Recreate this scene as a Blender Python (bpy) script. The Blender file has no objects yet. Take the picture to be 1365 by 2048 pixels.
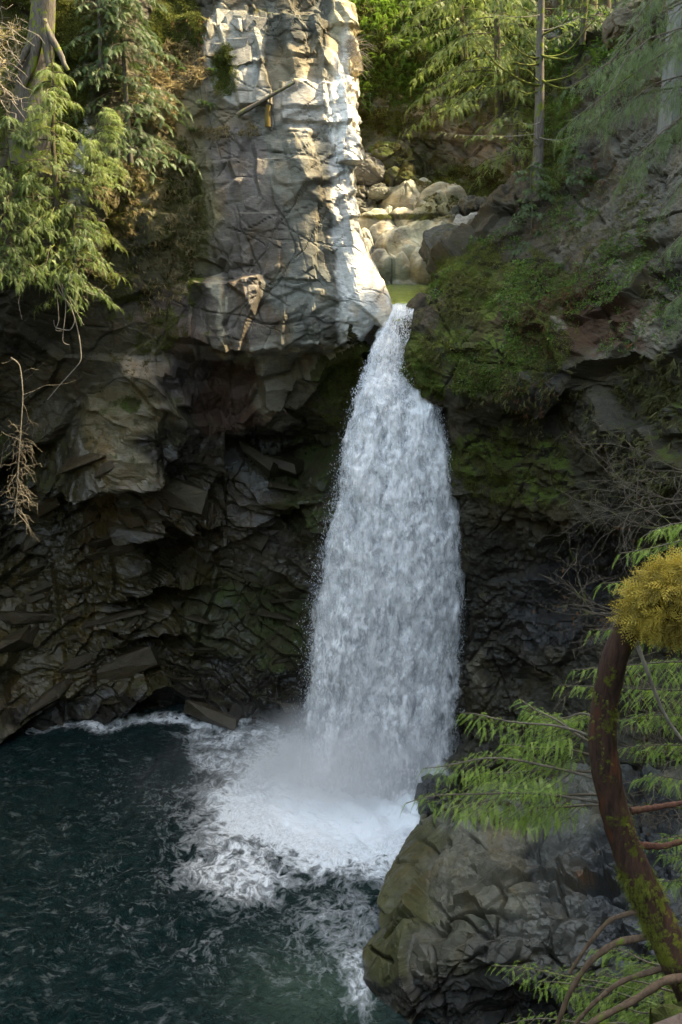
import bpy, bmesh, math, random, time
import numpy as np
from mathutils import Vector, Matrix
T0 = time.time(); np.seterr(over='ignore')
random.seed(11)
rng = np.random.default_rng(11)
scene = bpy.context.scene
COL = scene.collection

# ------------------------------------------------------------------ camera, sky, sun, exposure
PITCH = math.radians(18.0); CH = 25.3; FPX = 1991.0
cam_d = bpy.data.cameras.new('camera'); cam = bpy.data.objects.new('camera', cam_d); COL.objects.link(cam)
cam.location = (0, 0, CH); cam.rotation_euler = (math.radians(90) - PITCH, 0, 0)
cam_d.sensor_fit = 'VERTICAL'; cam_d.sensor_height = 36; cam_d.lens = 35; cam_d.clip_end = 3000; cam_d.clip_start = 0.1
scene.camera = cam
SUN_AZ = math.radians(81); SUN_EL = math.radians(51)      # azimuth from +Y towards +X
world = bpy.data.worlds.new('World'); scene.world = world; world.use_nodes = True
wn = world.node_tree; wn.nodes.clear()
sky = wn.nodes.new('ShaderNodeTexSky'); sky.sky_type = 'NISHITA'; sky.sun_disc = False
sky.sun_elevation = SUN_EL; sky.sun_rotation = SUN_AZ; sky.air_density = 1.0; sky.dust_density = 2.0; sky.ozone_density = 0.6
bg = wn.nodes.new('ShaderNodeBackground'); bg.inputs['Strength'].default_value = 0.15
wo = wn.nodes.new('ShaderNodeOutputWorld')
wn.links.new(sky.outputs[0], bg.inputs[0]); wn.links.new(bg.outputs[0], wo.inputs[0])
sd = bpy.data.lights.new('sun', 'SUN'); so = bpy.data.objects.new('sun', sd); COL.objects.link(so)
sd.energy = 2.0; sd.angle = math.radians(0.55); sd.color = (1.0, 0.93, 0.80)
S = Vector((math.cos(SUN_EL)*math.sin(SUN_AZ), math.cos(SUN_EL)*math.cos(SUN_AZ), math.sin(SUN_EL)))
so.rotation_euler = (-S).to_track_quat('-Z', 'Y').to_euler(); so.location = (40, 20, 70)
vs = scene.view_settings
vs.view_transform = 'Standard'; vs.look = 'None'; vs.gamma = 1.0; vs.use_curve_mapping = False
vs.exposure = 3.5
vs.use_white_balance = True; vs.white_balance_temperature = 9300; vs.white_balance_tint = 4
scene.cycles.use_denoising = True
scene.cycles.max_bounces = 6; scene.cycles.diffuse_bounces = 3; scene.cycles.glossy_bounces = 3
scene.cycles.transparent_max_bounces = 40; scene.cycles.volume_bounces = 4; scene.cycles.transmission_bounces = 4
scene.cycles.volume_step_rate = 3.0; scene.cycles.volume_max_steps = 128
scene.cycles.use_adaptive_sampling = True; scene.cycles.adaptive_threshold = 0.02

# ------------------------------------------------------------------ where a direction of view meets a distance
cp, sp_ = math.cos(PITCH), math.sin(PITCH)
def P(px, py, Y):
    """world point seen at photograph pixel px,py that stands Y metres ahead"""
    a = (px - 682.5)/FPX; b = (1024 - py)/FPX
    dy = cp + b*sp_; dz = -sp_ + b*cp
    t = Y/dy
    return np.array([a*t, Y, CH + dz*t])
def PZ(px, py, z):
    a = (px - 682.5)/FPX; b = (1024 - py)/FPX
    dy = cp + b*sp_; dz = -sp_ + b*cp
    t = (z - CH)/dz
    return np.array([a*t, dy*t, z])
def project(W):
    W = np.asarray(W, float); x = W[..., 0]; y = W[..., 1]; z = W[..., 2] - CH
    d = y*cp - z*sp_; u = y*sp_ + z*cp
    d = np.where(np.abs(d) < 1e-3, 1e-3, d)
    return 682.5 + FPX*x/d, 1024 - FPX*u/d, d

# ------------------------------------------------------------------ noise
def _h(ix, iy, iz, seed):
    if True:
        h = (ix.astype(np.uint32)*np.uint32(374761393) + iy.astype(np.uint32)*np.uint32(668265263)
             + iz.astype(np.uint32)*np.uint32(2147483647) + np.uint32((seed*974634777+12345) & 0xffffffff))
        h = (h ^ (h >> np.uint32(13)))*np.uint32(1274126177)
        h = (h ^ (h >> np.uint32(16)))*np.uint32(2246822519)
        h = h ^ (h >> np.uint32(15))
    return h
def h01(ix, iy, iz, seed): return _h(ix, iy, iz, seed).astype(np.float64)/4294967295.0
def vnoise(p, seed=0):
    i = np.floor(p).astype(np.int64); f = p - i; f = f*f*(3-2*f); r = 0
    for dx in (0, 1):
        wx = f[:, 0] if dx else 1-f[:, 0]
        for dy in (0, 1):
            wy = f[:, 1] if dy else 1-f[:, 1]
            for dz in (0, 1):
                wz = f[:, 2] if dz else 1-f[:, 2]
                r = r + wx*wy*wz*h01(i[:, 0]+dx, i[:, 1]+dy, i[:, 2]+dz, seed)
    return r*2-1
def fbm(p, o=4, seed=0, g=0.5):
    a = 1; r = 0; n = 0
    for k in range(o):
        r = r + a*vnoise(p*(2.03**k) + k*17.3, seed+k); n += a; a *= g
    return r/n
def vor(p, seed=0):
    """F1, F2, nearest cell point, its three random numbers, second cell point, its random numbers"""
    i = np.floor(p).astype(np.int64); n = len(p)
    d1 = np.full(n, 1e9); d2 = np.full(n, 1e9); c = np.zeros((n, 3)); cid = np.zeros((n, 3), np.int64); c2 = np.zeros((n, 3)); cid2 = np.zeros((n, 3), np.int64)
    for dx in (-1, 0, 1):
        for dy in (-1, 0, 1):
            for dz in (-1, 0, 1):
                j = i + np.array([dx, dy, dz]); jx, jy, jz = j.T
                q = np.stack([jx + .5+.47*(2*h01(jx, jy, jz, seed)-1), jy + .5+.47*(2*h01(jx, jy, jz, seed+1)-1),
                              jz + .5+.47*(2*h01(jx, jy, jz, seed+2)-1)], 1)
                d = ((q-p)**2).sum(1)
                m = d < d1; m2 = (~m) & (d < d2)
                d2[m] = d1[m]; c2[m] = c[m]; cid2[m] = cid[m]
                d1[m] = d[m]; c[m] = q[m]; cid[m] = j[m]
                d2[m2] = d[m2]; c2[m2] = q[m2]; cid2[m2] = j[m2]
    rn = np.stack([h01(cid[:, 0], cid[:, 1], cid[:, 2], seed+7+k) for k in range(3)], 1)
    rn2 = np.stack([h01(cid2[:, 0], cid2[:, 1], cid2[:, 2], seed+7+k) for k in range(3)], 1)
    return np.sqrt(d1), np.sqrt(d2), c, rn, c2, rn2
def euler_m(rx, ry, rz):
    return np.array(Matrix.Rotation(rz, 3, 'Z') @ Matrix.Rotation(ry, 3, 'Y') @ Matrix.Rotation(rx, 3, 'X'))
def rock_disp(W, scale, amp, dip=(0, 0, 0), stretch=(1, 1, 1), seed=0, levels=3, crack=0.10, slope=1.0, fine=0.03, warpq=.16, fall=.42, ratio=.42, seam=.05):
    """broken rock: every cell of every size is a tilted flat face, with steps and joints between"""
    R = euler_m(*dip); q = (W @ R)/np.array(stretch)
    q = q + warpq*scale*np.stack([fbm(q/scale*0.6+5*k, 3, seed+40+k) for k in range(3)], 1)
    d = 0; s = scale; a = amp
    for l in range(levels):
        f1, f2, c, rn, c2, rn2 = vor(q/s, seed+l*31)
        p = q/s
        v1 = (rn[:, 0]-.5)*1.1 + slope*((p-c)*(rn*2-1)).sum(1)
        v2 = (rn2[:, 0]-.5)*1.1 + slope*((p-c2)*(rn2*2-1)).sum(1)
        t = np.clip((f2-f1)/(seam*(1+l)), 0, 1)
        m = np.clip(.75 + 1.5*vnoise(W/scale*.55*(1+l) + 30*l, seed+60+l), .12, 1.4)
        d = d + a*m*(v1*(.5+.5*t) + v2*(.5-.5*t) - crack*(1-t))
        s *= ratio; a *= fall
    d = d + fine*fbm(W*3.1, 4, seed+90, 0.6)
    return d

# ------------------------------------------------------------------ mesh building
def mesh_np(name, V, F, smooth=False, cols=None, mat=None, parent=None):
    """V (n,3); F list of (m,k) index arrays"""
    me = bpy.data.meshes.new(name)
    if isinstance(F, np.ndarray): F = [F]
    F = [np.asarray(f, np.int32) for f in F if len(f)]
    me.vertices.add(len(V)); me.vertices.foreach_set('co', np.asarray(V, np.float32).ravel())
    nl = sum(f.size for f in F); nf = sum(len(f) for f in F)
    me.loops.add(nl); me.polygons.add(nf)
    me.loops.foreach_set('vertex_index', np.concatenate([f.ravel() for f in F]))
    tot = np.concatenate([np.full(len(f), f.shape[1], np.int32) for f in F])
    st = np.concatenate([[0], np.cumsum(tot)[:-1]]).astype(np.int32)
    me.polygons.foreach_set('loop_start', st)
    me.update(calc_edges=True)
    me.polygons.foreach_set('use_smooth', np.full(nf, smooth))
    if cols:
        for k, c in cols.items():
            c = np.asarray(c, np.float32)
            if c.ndim == 1:
                at = me.attributes.new(k, 'FLOAT', 'POINT'); at.data.foreach_set('value', c)
            else:
                if c.shape[1] == 3: c = np.concatenate([c, np.ones((len(c), 1), np.float32)], 1)
                at = me.attributes.new(k, 'FLOAT_COLOR', 'POINT'); at.data.foreach_set('color', c.ravel())
    ob = bpy.data.objects.new(name, me); COL.objects.link(ob)
    if mat: me.materials.append(mat)
    if parent: ob.parent = parent
    return ob
def tag(o, label=None, cat=None, group=None, kind=None):
    if label: o['label'] = label
    if cat: o['category'] = cat
    if group: o['group'] = group
    if kind: o['kind'] = kind
    return o
def empty(name, loc=(0, 0, 0)):
    o = bpy.data.objects.new(name, None); COL.objects.link(o); o.location = loc; o.empty_display_size = .2
    return o
def gridF(nr, nc):
    i = np.arange(nr*nc).reshape(nr, nc)
    return np.stack([i[:-1, :-1].ravel(), i[1:, :-1].ravel(), i[1:, 1:].ravel(), i[:-1, 1:].ravel()], 1)
def grid_normals(G):
    du = np.gradient(G, axis=1); dv = np.gradient(G, axis=0)
    n = np.cross(dv, du); n /= np.linalg.norm(n, axis=2, keepdims=True)+1e-9
    return n
def catmull(A, n):
    """resample first axis of A to n samples, Catmull-Rom"""
    m = len(A); t = np.linspace(0, m-1, n); i = np.clip(np.floor(t).astype(int), 0, m-2); f = t-i
    f = f.reshape((-1,)+(1,)*(A.ndim-1))
    p0 = A[np.maximum(i-1, 0)]; p1 = A[i]; p2 = A[i+1]; p3 = A[np.minimum(i+2, m-1)]
    ten = 0.35
    m1 = ten*(p2-p0); m2 = ten*(p3-p1)
    return (2*f**3-3*f**2+1)*p1 + (f**3-2*f**2+f)*m1 + (-2*f**3+3*f**2)*p2 + (f**3-f**2)*m2
def netsurf(net, nr, nc):
    A = np.array(net, float)
    A = catmull(A, nr); A = catmull(A.transpose(1, 0, 2), nc).transpose(1, 0, 2)
    return A
def smooth_grid(G, k=2):
    for _ in range(k):
        H = G.copy()
        H[1:-1] = .25*G[:-2]+.5*G[1:-1]+.25*G[2:]
        G = H.copy()
        G[:, 1:-1] = .25*H[:, :-2]+.5*H[:, 1:-1]+.25*H[:, 2:]
    return G
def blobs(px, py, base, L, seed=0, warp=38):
    """stone colour by region, with sun and shade painted in where noted: L = (px,py,rx,ry,colour[,strength])"""
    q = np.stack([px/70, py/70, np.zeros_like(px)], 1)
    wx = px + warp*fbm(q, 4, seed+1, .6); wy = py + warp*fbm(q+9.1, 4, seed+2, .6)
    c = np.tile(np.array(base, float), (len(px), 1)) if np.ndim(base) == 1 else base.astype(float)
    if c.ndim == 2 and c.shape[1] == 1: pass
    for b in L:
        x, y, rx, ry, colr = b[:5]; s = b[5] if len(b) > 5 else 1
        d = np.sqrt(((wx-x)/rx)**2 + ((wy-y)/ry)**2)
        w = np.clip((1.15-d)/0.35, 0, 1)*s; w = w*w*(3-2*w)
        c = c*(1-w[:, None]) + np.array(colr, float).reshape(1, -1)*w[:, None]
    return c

# ------------------------------------------------------------------ materials
def newmat(name):
    m = bpy.data.materials.new(name); m.use_nodes = True; nt = m.node_tree; nt.nodes.clear()
    out = nt.nodes.new('ShaderNodeOutputMaterial'); return m, nt, out
class NT:
    def __init__(s, nt): s.nt = nt
    def n(s, typ, inp=None, **kw):
        nd = s.nt.nodes.new(typ)
        for k, v in kw.items(): setattr(nd, k, v)
        if inp:
            for k, v in inp.items():
                if isinstance(v, bpy.types.NodeSocket): s.nt.links.new(v, nd.inputs[k])
                else: nd.inputs[k].default_value = v
        return nd
    def math(s, op, a, b=0.0, c=0.0, clamp=False):
        nd = s.n('ShaderNodeMath', {0: a, 1: b, 2: c}, operation=op); nd.use_clamp = clamp; return nd.outputs[0]
    def mix(s, f, a, b, blend='MIX'):
        nd = s.nt.nodes.new('ShaderNodeMix'); nd.data_type = 'RGBA'; nd.blend_type = blend
        for sock, v in ((nd.inputs[0], f), (nd.inputs[6], a), (nd.inputs[7], b)):
            if isinstance(v, bpy.types.NodeSocket): s.nt.links.new(v, sock)
            else: sock.default_value = (tuple(v)+(1,))[:4] if hasattr(v, '__len__') else v
        return nd.outputs[2]
    def noise(s, vec, scale, detail=4, rough=.55, dist=0.0):
        return s.n('ShaderNodeTexNoise', {'Vector': vec, 'Scale': scale, 'Detail': detail, 'Roughness': rough, 'Distortion': dist}).outputs['Fac']
    def ramp(s, f, a, b, x=0.0, y=1.0):
        nd = s.n('ShaderNodeMapRange', {'Value': f, 'From Min': a, 'From Max': b, 'To Min': x, 'To Max': y}); return nd.outputs[0]
    def attr(s, name): return s.n('ShaderNodeAttribute', attribute_name=name)
    def bsdf(s, **kw):
        return s.n('ShaderNodeBsdfPrincipled', {k.replace('_', ' '): v for k, v in kw.items()})

def rock_material(name, scale=1.0, bump=0.5, mossc=(0.022, 0.032, 0.005), dip=(0.5, 0.3, 0.2), moss_gain=1.0, useattr=True, base=(0.2, 0.2, 0.18), wet=0.0, lich=0.5):
    mossc = tuple(x*moss_gain for x in mossc)
    m, nt, out = newmat(name); T = NT(nt)
    tc = T.n('ShaderNodeTexCoord').outputs['Object']
    mp = T.n('ShaderNodeMapping', {'Vector': tc, 'Rotation': dip, 'Scale': (1, 1, 2.6)}).outputs[0]
    nA = T.noise(tc, 0.9*scale, 6, .65); nB = T.noise(mp, 3.5*scale, 7, .7, .6); nC = T.noise(tc, 14*scale, 5, .7)
    wv = T.n('ShaderNodeTexVoronoi', {'Vector': mp, 'Scale': 1.7*scale}, feature='DISTANCE_TO_EDGE')
    vm = T.n('ShaderNodeVectorMath', {0: mp, 1: T.n('ShaderNodeTexNoise', {'Vector': tc, 'Scale': .9*scale, 'Detail': 6}).outputs['Color']}, operation='ADD').outputs[0]
    nt.links.new(vm, wv.inputs['Vector'])
    crack = T.ramp(wv.outputs['Distance'], 0.0, 0.035, 1.0, 0.0)
    if useattr:
        col = T.attr('col').outputs['Color']; a = T.attr('mw'); sep = T.n('ShaderNodeSeparateColor', {0: a.outputs['Color']})
        mossf, wetf = sep.outputs[0], sep.outputs[1]
    else:
        col = T.n('ShaderNodeRGB').outputs[0]; col.default_value = (*base, 1); mossf = None; wetf = wet
    v = T.math('ADD', T.math('MULTIPLY', nB, 1.3), T.math('MULTIPLY', nA, 0.9))
    v = T.ramp(v, 0.65, 1.55, 0.45, 1.5)
    c = T.mix(1.0, col, T.n('ShaderNodeCombineColor', {0: v, 1: v, 2: v}).outputs[0], 'MULTIPLY')
    # iron / silt staining running down the face
    st = T.n('ShaderNodeMapping', {'Vector': tc, 'Scale': (1.6, 1.6, 0.22)}).outputs[0]
    sf = T.ramp(T.noise(st, 1.1*scale, 5, .65), .52, .72, 0, .55)
    c = T.mix(sf, c, T.mix(.5, c, (0.07, 0.05, 0.03)))
    crack = T.math('MULTIPLY', crack, T.ramp(T.noise(tc, .8*scale, 4, .6), .5, .62))
    c = T.mix(T.math('MULTIPLY', crack, .6), c, (0.02, 0.018, 0.014))
    # pale lichen and quartz flecks
    fl = T.ramp(T.noise(tc, 9*scale, 3, .8), .66, .70, 0, lich)
    c = T.mix(T.math('MULTIPLY', fl, T.ramp(nA, .45, .6)), c, T.mix(.35, c, (0.55, 0.55, 0.5)))
    rough = T.ramp(nC, .3, .7, .55, .9)
    if mossf is not None:
        g = T.n('ShaderNodeNewGeometry'); nz = T.n('ShaderNodeSeparateXYZ', {0: g.outputs['Normal']}).outputs[2]
        mm = T.math('ADD', T.math('ADD', mossf, T.math('MULTIPLY', nz, .18)), T.math('MULTIPLY', T.math('SUBTRACT', T.noise(tc, 1.8*scale, 7, .72), .5), 2.2))
        mk = T.ramp(mm, .52, .68)
        mk = T.math('MULTIPLY', mk, T.ramp(mossf, .02, .12))
        mc = T.mix(T.ramp(nC, .35, .65), mossc, tuple(x*2.3 for x in mossc))
        mc = T.mix(T.ramp(nA, .4, .6), mc, (0.036, 0.030, 0.010))
        c = T.mix(mk, c, mc)
        wr = T.ramp(T.noise(mp, 2.2*scale, 4, .6), .35, .7, .16, .6)
        rough = T.n('ShaderNodeMix', {0: wetf, 2: rough, 3: wr}).outputs[0]
        rough = T.math('MAXIMUM', rough, T.math('MULTIPLY', mk, .9))
    h = T.math('ADD', T.math('MULTIPLY', nB, .6), T.math('MULTIPLY', nC, .22))
    h = T.math('SUBTRACT', h, T.math('MULTIPLY', crack, .25))
    bp = T.n('ShaderNodeBump', {'Height': h, 'Strength': bump, 'Distance': .12/scale})
    b = T.bsdf(Base_Color=c, Roughness=rough, Normal=bp.outputs[0])
    nt.links.new(T.math('ADD', .06, T.math('MULTIPLY', wetf, .45)), b.inputs['Specular IOR Level'])
    nt.links.new(b.outputs[0], out.inputs[0]); return m

def leaf_material(name, c1, c2, trans=.35, rough=.55, bright=None):
    m, nt, out = newmat(name); T = NT(nt)
    t = T.attr('tint').outputs['Fac']
    c = T.mix(t, c1, c2)
    if bright: c = T.mix(T.ramp(t, .8, 1.0), c, bright)
    b = T.bsdf(Base_Color=c, Roughness=rough); b.inputs['Specular IOR Level'].default_value = .35
    tr = T.n('ShaderNodeBsdfTranslucent', {'Color': T.mix(.5, c, tuple(min(1, x*2.0) for x in c2))})
    mx = T.n('ShaderNodeMixShader', {0: trans, 1: b.outputs[0], 2: tr.outputs[0]})
    nt.links.new(mx.outputs[0], out.inputs[0]); return m
def bark_material(name, c1, c2, moss=0.0, scale=1.0, mossc=(0.06, 0.075, 0.01), red=None):
    m, nt, out = newmat(name); T = NT(nt)
    tc = T.n('ShaderNodeTexCoord').outputs['Object']
    st = T.n('ShaderNodeMapping', {'Vector': tc, 'Scale': (7*scale, 7*scale, 1.3*scale)}).outputs[0]
    n1 = T.noise(st, 2.2, 6, .7, .5); n2 = T.noise(tc, 2.5*scale, 5, .6)
    c = T.mix(T.ramp(n1, .35, .65), c1, c2)
    if red: c = T.mix(T.ramp(T.noise(st, .55, 3, .6), .60, .66), c, red)
    mk = T.ramp(T.noise(tc, 3.2*scale, 6, .7), .62-moss*.35, .68-moss*.35)
    if moss > 0: c = T.mix(mk, c, T.mix(T.ramp(n2, .3, .7), mossc, tuple(2.2*x for x in mossc)))
    bp = T.n('ShaderNodeBump', {'Height': n1, 'Strength': .8, 'Distance': .02/scale})
    b = T.bsdf(Base_Color=c, Roughness=.92, Normal=bp.outputs[0]); b.inputs['Specular IOR Level'].default_value = .2
    nt.links.new(b.outputs[0], out.inputs[0]); return m
# ------------------------------------------------------------------ cliffs: nets of real points, then broken rock on top
def cracks(W, seed, f=.45, w=.045):
    """sets of nearly straight joints that start and stop, 1 in the joint"""
    r = 0; g = random.Random(seed); wv = fbm(W*.35, 3, seed+5, .6); w2 = fbm(W*1.4+3, 3, seed+6, .6)
    for k, nk in enumerate(((.95, .2, .22), (.35, .3, .9), (.75, -.3, -.6), (-.15, .5, 1.0))):
        nk = np.array(nk)+np.array([g.uniform(-.2, .2) for _ in range(3)]); nk /= np.linalg.norm(nk); p = g.uniform(.7, 1.2)/f*.8
        c = (W@nk)/p + .38*wv*(1+.3*k) + .05*w2/f*.45 + g.random()
        cell = np.round(c); d = np.abs(c-cell)*p
        m = np.clip((vnoise(W*np.array([.45, .45, .45])*f*2 + cell[:, None]*3.7 + k*9, seed+30+k)-.02)*4, 0, 1)
        r = np.maximum(r, np.exp(-(d/w)**2)*m)
    return r
def build_cliff(name, net, nr, nc, mat, base, paint, moss, wetp, disp, flip=1, seed=0, warp=38, amp_mask=None, smooth=False, kind='structure', extra=None, pscale=1.0, crk=.16):
    G = netsurf(net, nr, nc)
    N = smooth_grid(grid_normals(G), 6); N /= np.linalg.norm(N, axis=2, keepdims=True)+1e-9
    W = G.reshape(-1, 3); n = N.reshape(-1, 3)
    mid = W[len(W)//2 + nc//2]; tocam = np.array([0, 0, CH]) - W
    s = np.sign(np.median((n*tocam).sum(1))); n = n*s
    d = rock_disp(W, **disp)
    px, py, dd = project(W)
    if amp_mask is not None: d = d*amp_mask(px, py, W)
    if extra is not None: d = d + extra(W)
    ck = cracks(W, seed+300); d = d - crk*ck
    V = W + n*d[:, None]
    px, py, dd = project(V)
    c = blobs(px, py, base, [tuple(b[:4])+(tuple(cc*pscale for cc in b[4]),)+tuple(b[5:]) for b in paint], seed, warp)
    v1 = fbm(V*.55, 4, seed+31, .6); v2 = fbm(V*np.array([1.3, 1.3, .8])+9, 4, seed+32, .6)
    c = c*(1+.55*v1+.35*v2)[:, None]; wv_ = np.clip((v2-.05)*2.2, 0, .7)[:, None]; c = c*(1-wv_) + c*np.array([1.05, .82, .58])*.8*wv_
    c = np.clip(c*(1-.5*ck)[:, None], .004, .8)
    mo = blobs(px, py, np.array([0.15]*3) if not moss else np.array([moss[0]]*3), moss[1:], seed+5, warp)[:, 0]
    we = blobs(px, py, np.array([wetp[0]]*3), wetp[1:], seed+8, warp)[:, 0]
    F = gridF(nr, nc)
    if s < 0: F = F[:, ::-1]
    ob = mesh_np(name, V, F, smooth, {'col': c, 'mw': np.stack([mo, we, 0*mo], 1)}, mat)
    if kind: ob['kind'] = kind
    return ob, V, n
M_rock = rock_material('cliff_rock', 1.0, .55)
M_rock2 = rock_material('far_rock', .9, .5, dip=(.2, .6, .1))
M_rockR = rock_material('slope_rock', 1.15, .8, dip=(-.35, .25, .5), lich=.5, moss_gain=1.7)

# --- left cliff with the pale buttress, overhang and undercut cave wall
rowsL = [-260, -100, 50, 200, 350, 500, 610, 695, 745, 850, 960, 1080, 1200, 1320, 1410]
colL = [-420, -180, 0, 130, 250, 340, 400, 445, 520, 610]
YL = [
 [34, 38, 42.5, 43, 44, 44.6, 45, 45, 45, 45, 45.8],
 [33, 37, 41, 41.3, 42.6, 43.6, 44, 44, 44, 43.9, 44.6],
 [33, 37, 40.0, 40.1, 41.7, 42.8, 43.2, 43.1, 43.0, 42.9, 43.6],
 [33, 37, 39.3, 39.3, 41.0, 42.1, 42.5, 42.3, 42.2, 42.1, 42.8],
 [34, 37, 39.0, 39.0, 40.8, 41.9, 42.2, 41.6, 41.4, 41.2, 42.1],
 [34, 37, 39.3, 39.4, 40.8, 41.6, 41.9, 41.0, 40.9, 40.6, 41.5],
 [35, 38, 40, 40.2, 40.9, 41.3, 41.4, 40.7, 40.6, 40.4, 41.0],
 [36, 39, 41, 41, 41.0, 41.0, 40.8, 40.7, 40.6, 40.8, 41.6],
 [37, 40, 42, 41.5, 41.1, 41.2, 41.7, 42.4, 42.6, 43.0, 43.6],
 [38, 41, 43, 42.2, 41.2, 41.7, 42.7, 43.2, 43.2, 43.5, 44.5],
 [38, 41, 43.6, 43.1, 42.4, 42.9, 43.9, 44.5, 44.7, 45.2, 45.6],
 [38, 41, 43.8, 43.6, 43.3, 44, 44.6, 44.8, 44.8, 45.2, 45.6],
 [38, 41, 43.2, 43.6, 44.2, 44.9, 45.2, 45.0, 44.8, 45, 45.4],
 [38, 41, 42.6, 43.4, 44.4, 45, 45, 44.9, 44.6, 44.6, 45],
 [38, 41, 42.4, 43.3, 44.2, 44.6, 44.4, 44.0, 43.6, 43.2, 43.4]]
edgeL = [690, 690, 697, 706, 703, 735, 785, 742, 735, 735, 735, 735, 735, 735, 735]
netL = []
CAVE = [0]*8 + [.6, 1.6, 2.2, 2.2, 1.8, 1.2, .5]
for r, py in enumerate(rowsL):
    row = [P(c, py, YL[r][k] + CAVE[r]*(1 if c > 300 else .5)) for k, c in enumerate(colL)]
    e = P(edgeL[r], py + (10 if r == 6 else 0), YL[r][10]); row.append(e)
    if r <= 7:
        row.append(e + np.array([-.15, 3.5, 0.2])); row.append(e + np.array([-.6, 9, .6])); row.append(e + np.array([-2, 18, 1.5]))
    else:
        row += [P(850, py, 46.2), P(960, py, 46.6), P(1080, py, 47)]
    netL.append(row)
wl = [1560, 1500, 1474, 1449, 1438, 1442, 1452, 1462, 1478, 1492]
netL.append([PZ(c, wl[k], -.1) for k, c in enumerate(colL)] + [PZ(735, 1496, -.1), PZ(850, 1480, -.1), PZ(960, 1470, -.1), PZ(1080, 1470, -.1)])
netL.append([p + np.array([0, .6, -3]) for p in netL[-1]])
def ampL(px, py, W):
    a = np.ones_like(px)
    pale = np.exp(-(((px-580)/130)**2 + ((py-330)/290)**2))
    a = a*(1-.62*np.clip(pale*1.4, 0, 1))
    a = a*(1-.85*np.exp(-(((px-735)/55)**2+((py-600)/75)**2)))
    cave = np.clip((py-820)/150, 0, 1)
    return a*(.75+.75*cave)
def featL(W):
    px, py, d = project(W); e = 0
    # the raised blocks, ribs and ledges one can point at
    q = np.stack([px/60, py/60, 0*px], 1); wx = px+13*fbm(q, 4, 3, .6); wy = py+13*fbm(q+4, 4, 4, .6)
    def box(x0, y0, x1, y1, h, s=5, lean=0):
        s = s*.9; h = h*(.30 if y0 < 560 else .6)
        x = wx - lean*(wy-y0)
        return h*np.clip((x-x0)/s, 0, 1)*np.clip((x1-x)/s, 0, 1)*np.clip((wy-y0)/s, 0, 1)*np.clip((y1-wy)/s, 0, 1)
    e = e + box(372, 555, 447, 720, 1.0, 4, .12)          # mossy block below the corner
    e = e + box(430, 320, 640, 560, .45, 5, .0) + box(470, 420, 560, 700, .35, 5, .05)
    e = e + box(505, 110, 655, 225, .5, 8) + box(560, 20, 640, 115, .9, 8)
    e = e + box(415, 25, 520, 130, .55, 5, .15) + box(455, 118, 530, 215, .8, 5, .2)
    e = e + box(555, 165, 690, 250, .7, 6, .1)
    e = e + box(570, 255, 620, 370, .6, 12, .25)
    e = e + box(540, 285, 720, 372, .3, 8, .1)
    e = e + box(640, 60, 672, 330, .35, 4, .12) + box(672, 0, 700, 150, .7, 5, .2) + box(678, 150, 705, 330, .9, 5)
    e = e + box(240, 720, 350, 800, .9, 14, .5) + box(480, 720, 600, 850, .9, 12, -.45) + box(180, 790, 330, 960, .8, 20, -.3)
    e = e + box(330, 770, 520, 900, .7, 12, -.2) + box(440, 905, 690, 1000, .8, 14) + box(230, 950, 370, 1020, 1.0, 10, .2)
    # slanting ledges that shelve out of the undercut wall, and vertical joints in the buttress
    x, z = W[:, 0], W[:, 2]; wv = fbm(W*.16, 3, 12); w2 = fbm(W*.4, 3, 13)
    def saw(c, p): f = np.mod(c/p, 1); return np.where(f < .16, f/.16, 1-(f-.16)/.84)
    cave = np.clip((py-800)/120, 0, 1)*np.clip((730-px)/60, 0, 1)
    m = np.clip(.5+1.6*vnoise(W*.22+5, 14), 0, 1.2)
    lean = np.where(px > 330, .42, -.30); lean = .42*np.clip((px-250)/160, -.7, 1)
    e = e + cave*m*(1.7*saw(z + lean*(x+8) + 2.6*wv, 3.1) - .5)
    e = e + cave*(.5*saw(z*1.0 + (lean+.15)*(x+8) + 1.2*w2 + 1.5*wv, 1.05) - .2)*np.clip(.6+1.5*vnoise(W*.5+9, 15), 0, 1)
    but = np.clip((760-py)/60, 0, 1)*np.clip((px-400)/40, 0, 1)*np.clip((740-px)/30, 0, 1)
    e = e + but*.30*(saw(x + .12*z + .9*w2 + 1.1*wv, 1.35)-.4)*np.clip(.5+1.5*vnoise(W*.5+3, 17), 0, 1)
    e = e + but*.10*(saw(z - .3*x + .5*w2, .95)-.4)*np.clip(.4+1.8*vnoise(W*.6+7, 16), 0, 1)
    e = e - but*.06*cracks(W, 505, .8, .03)
    return e
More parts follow.
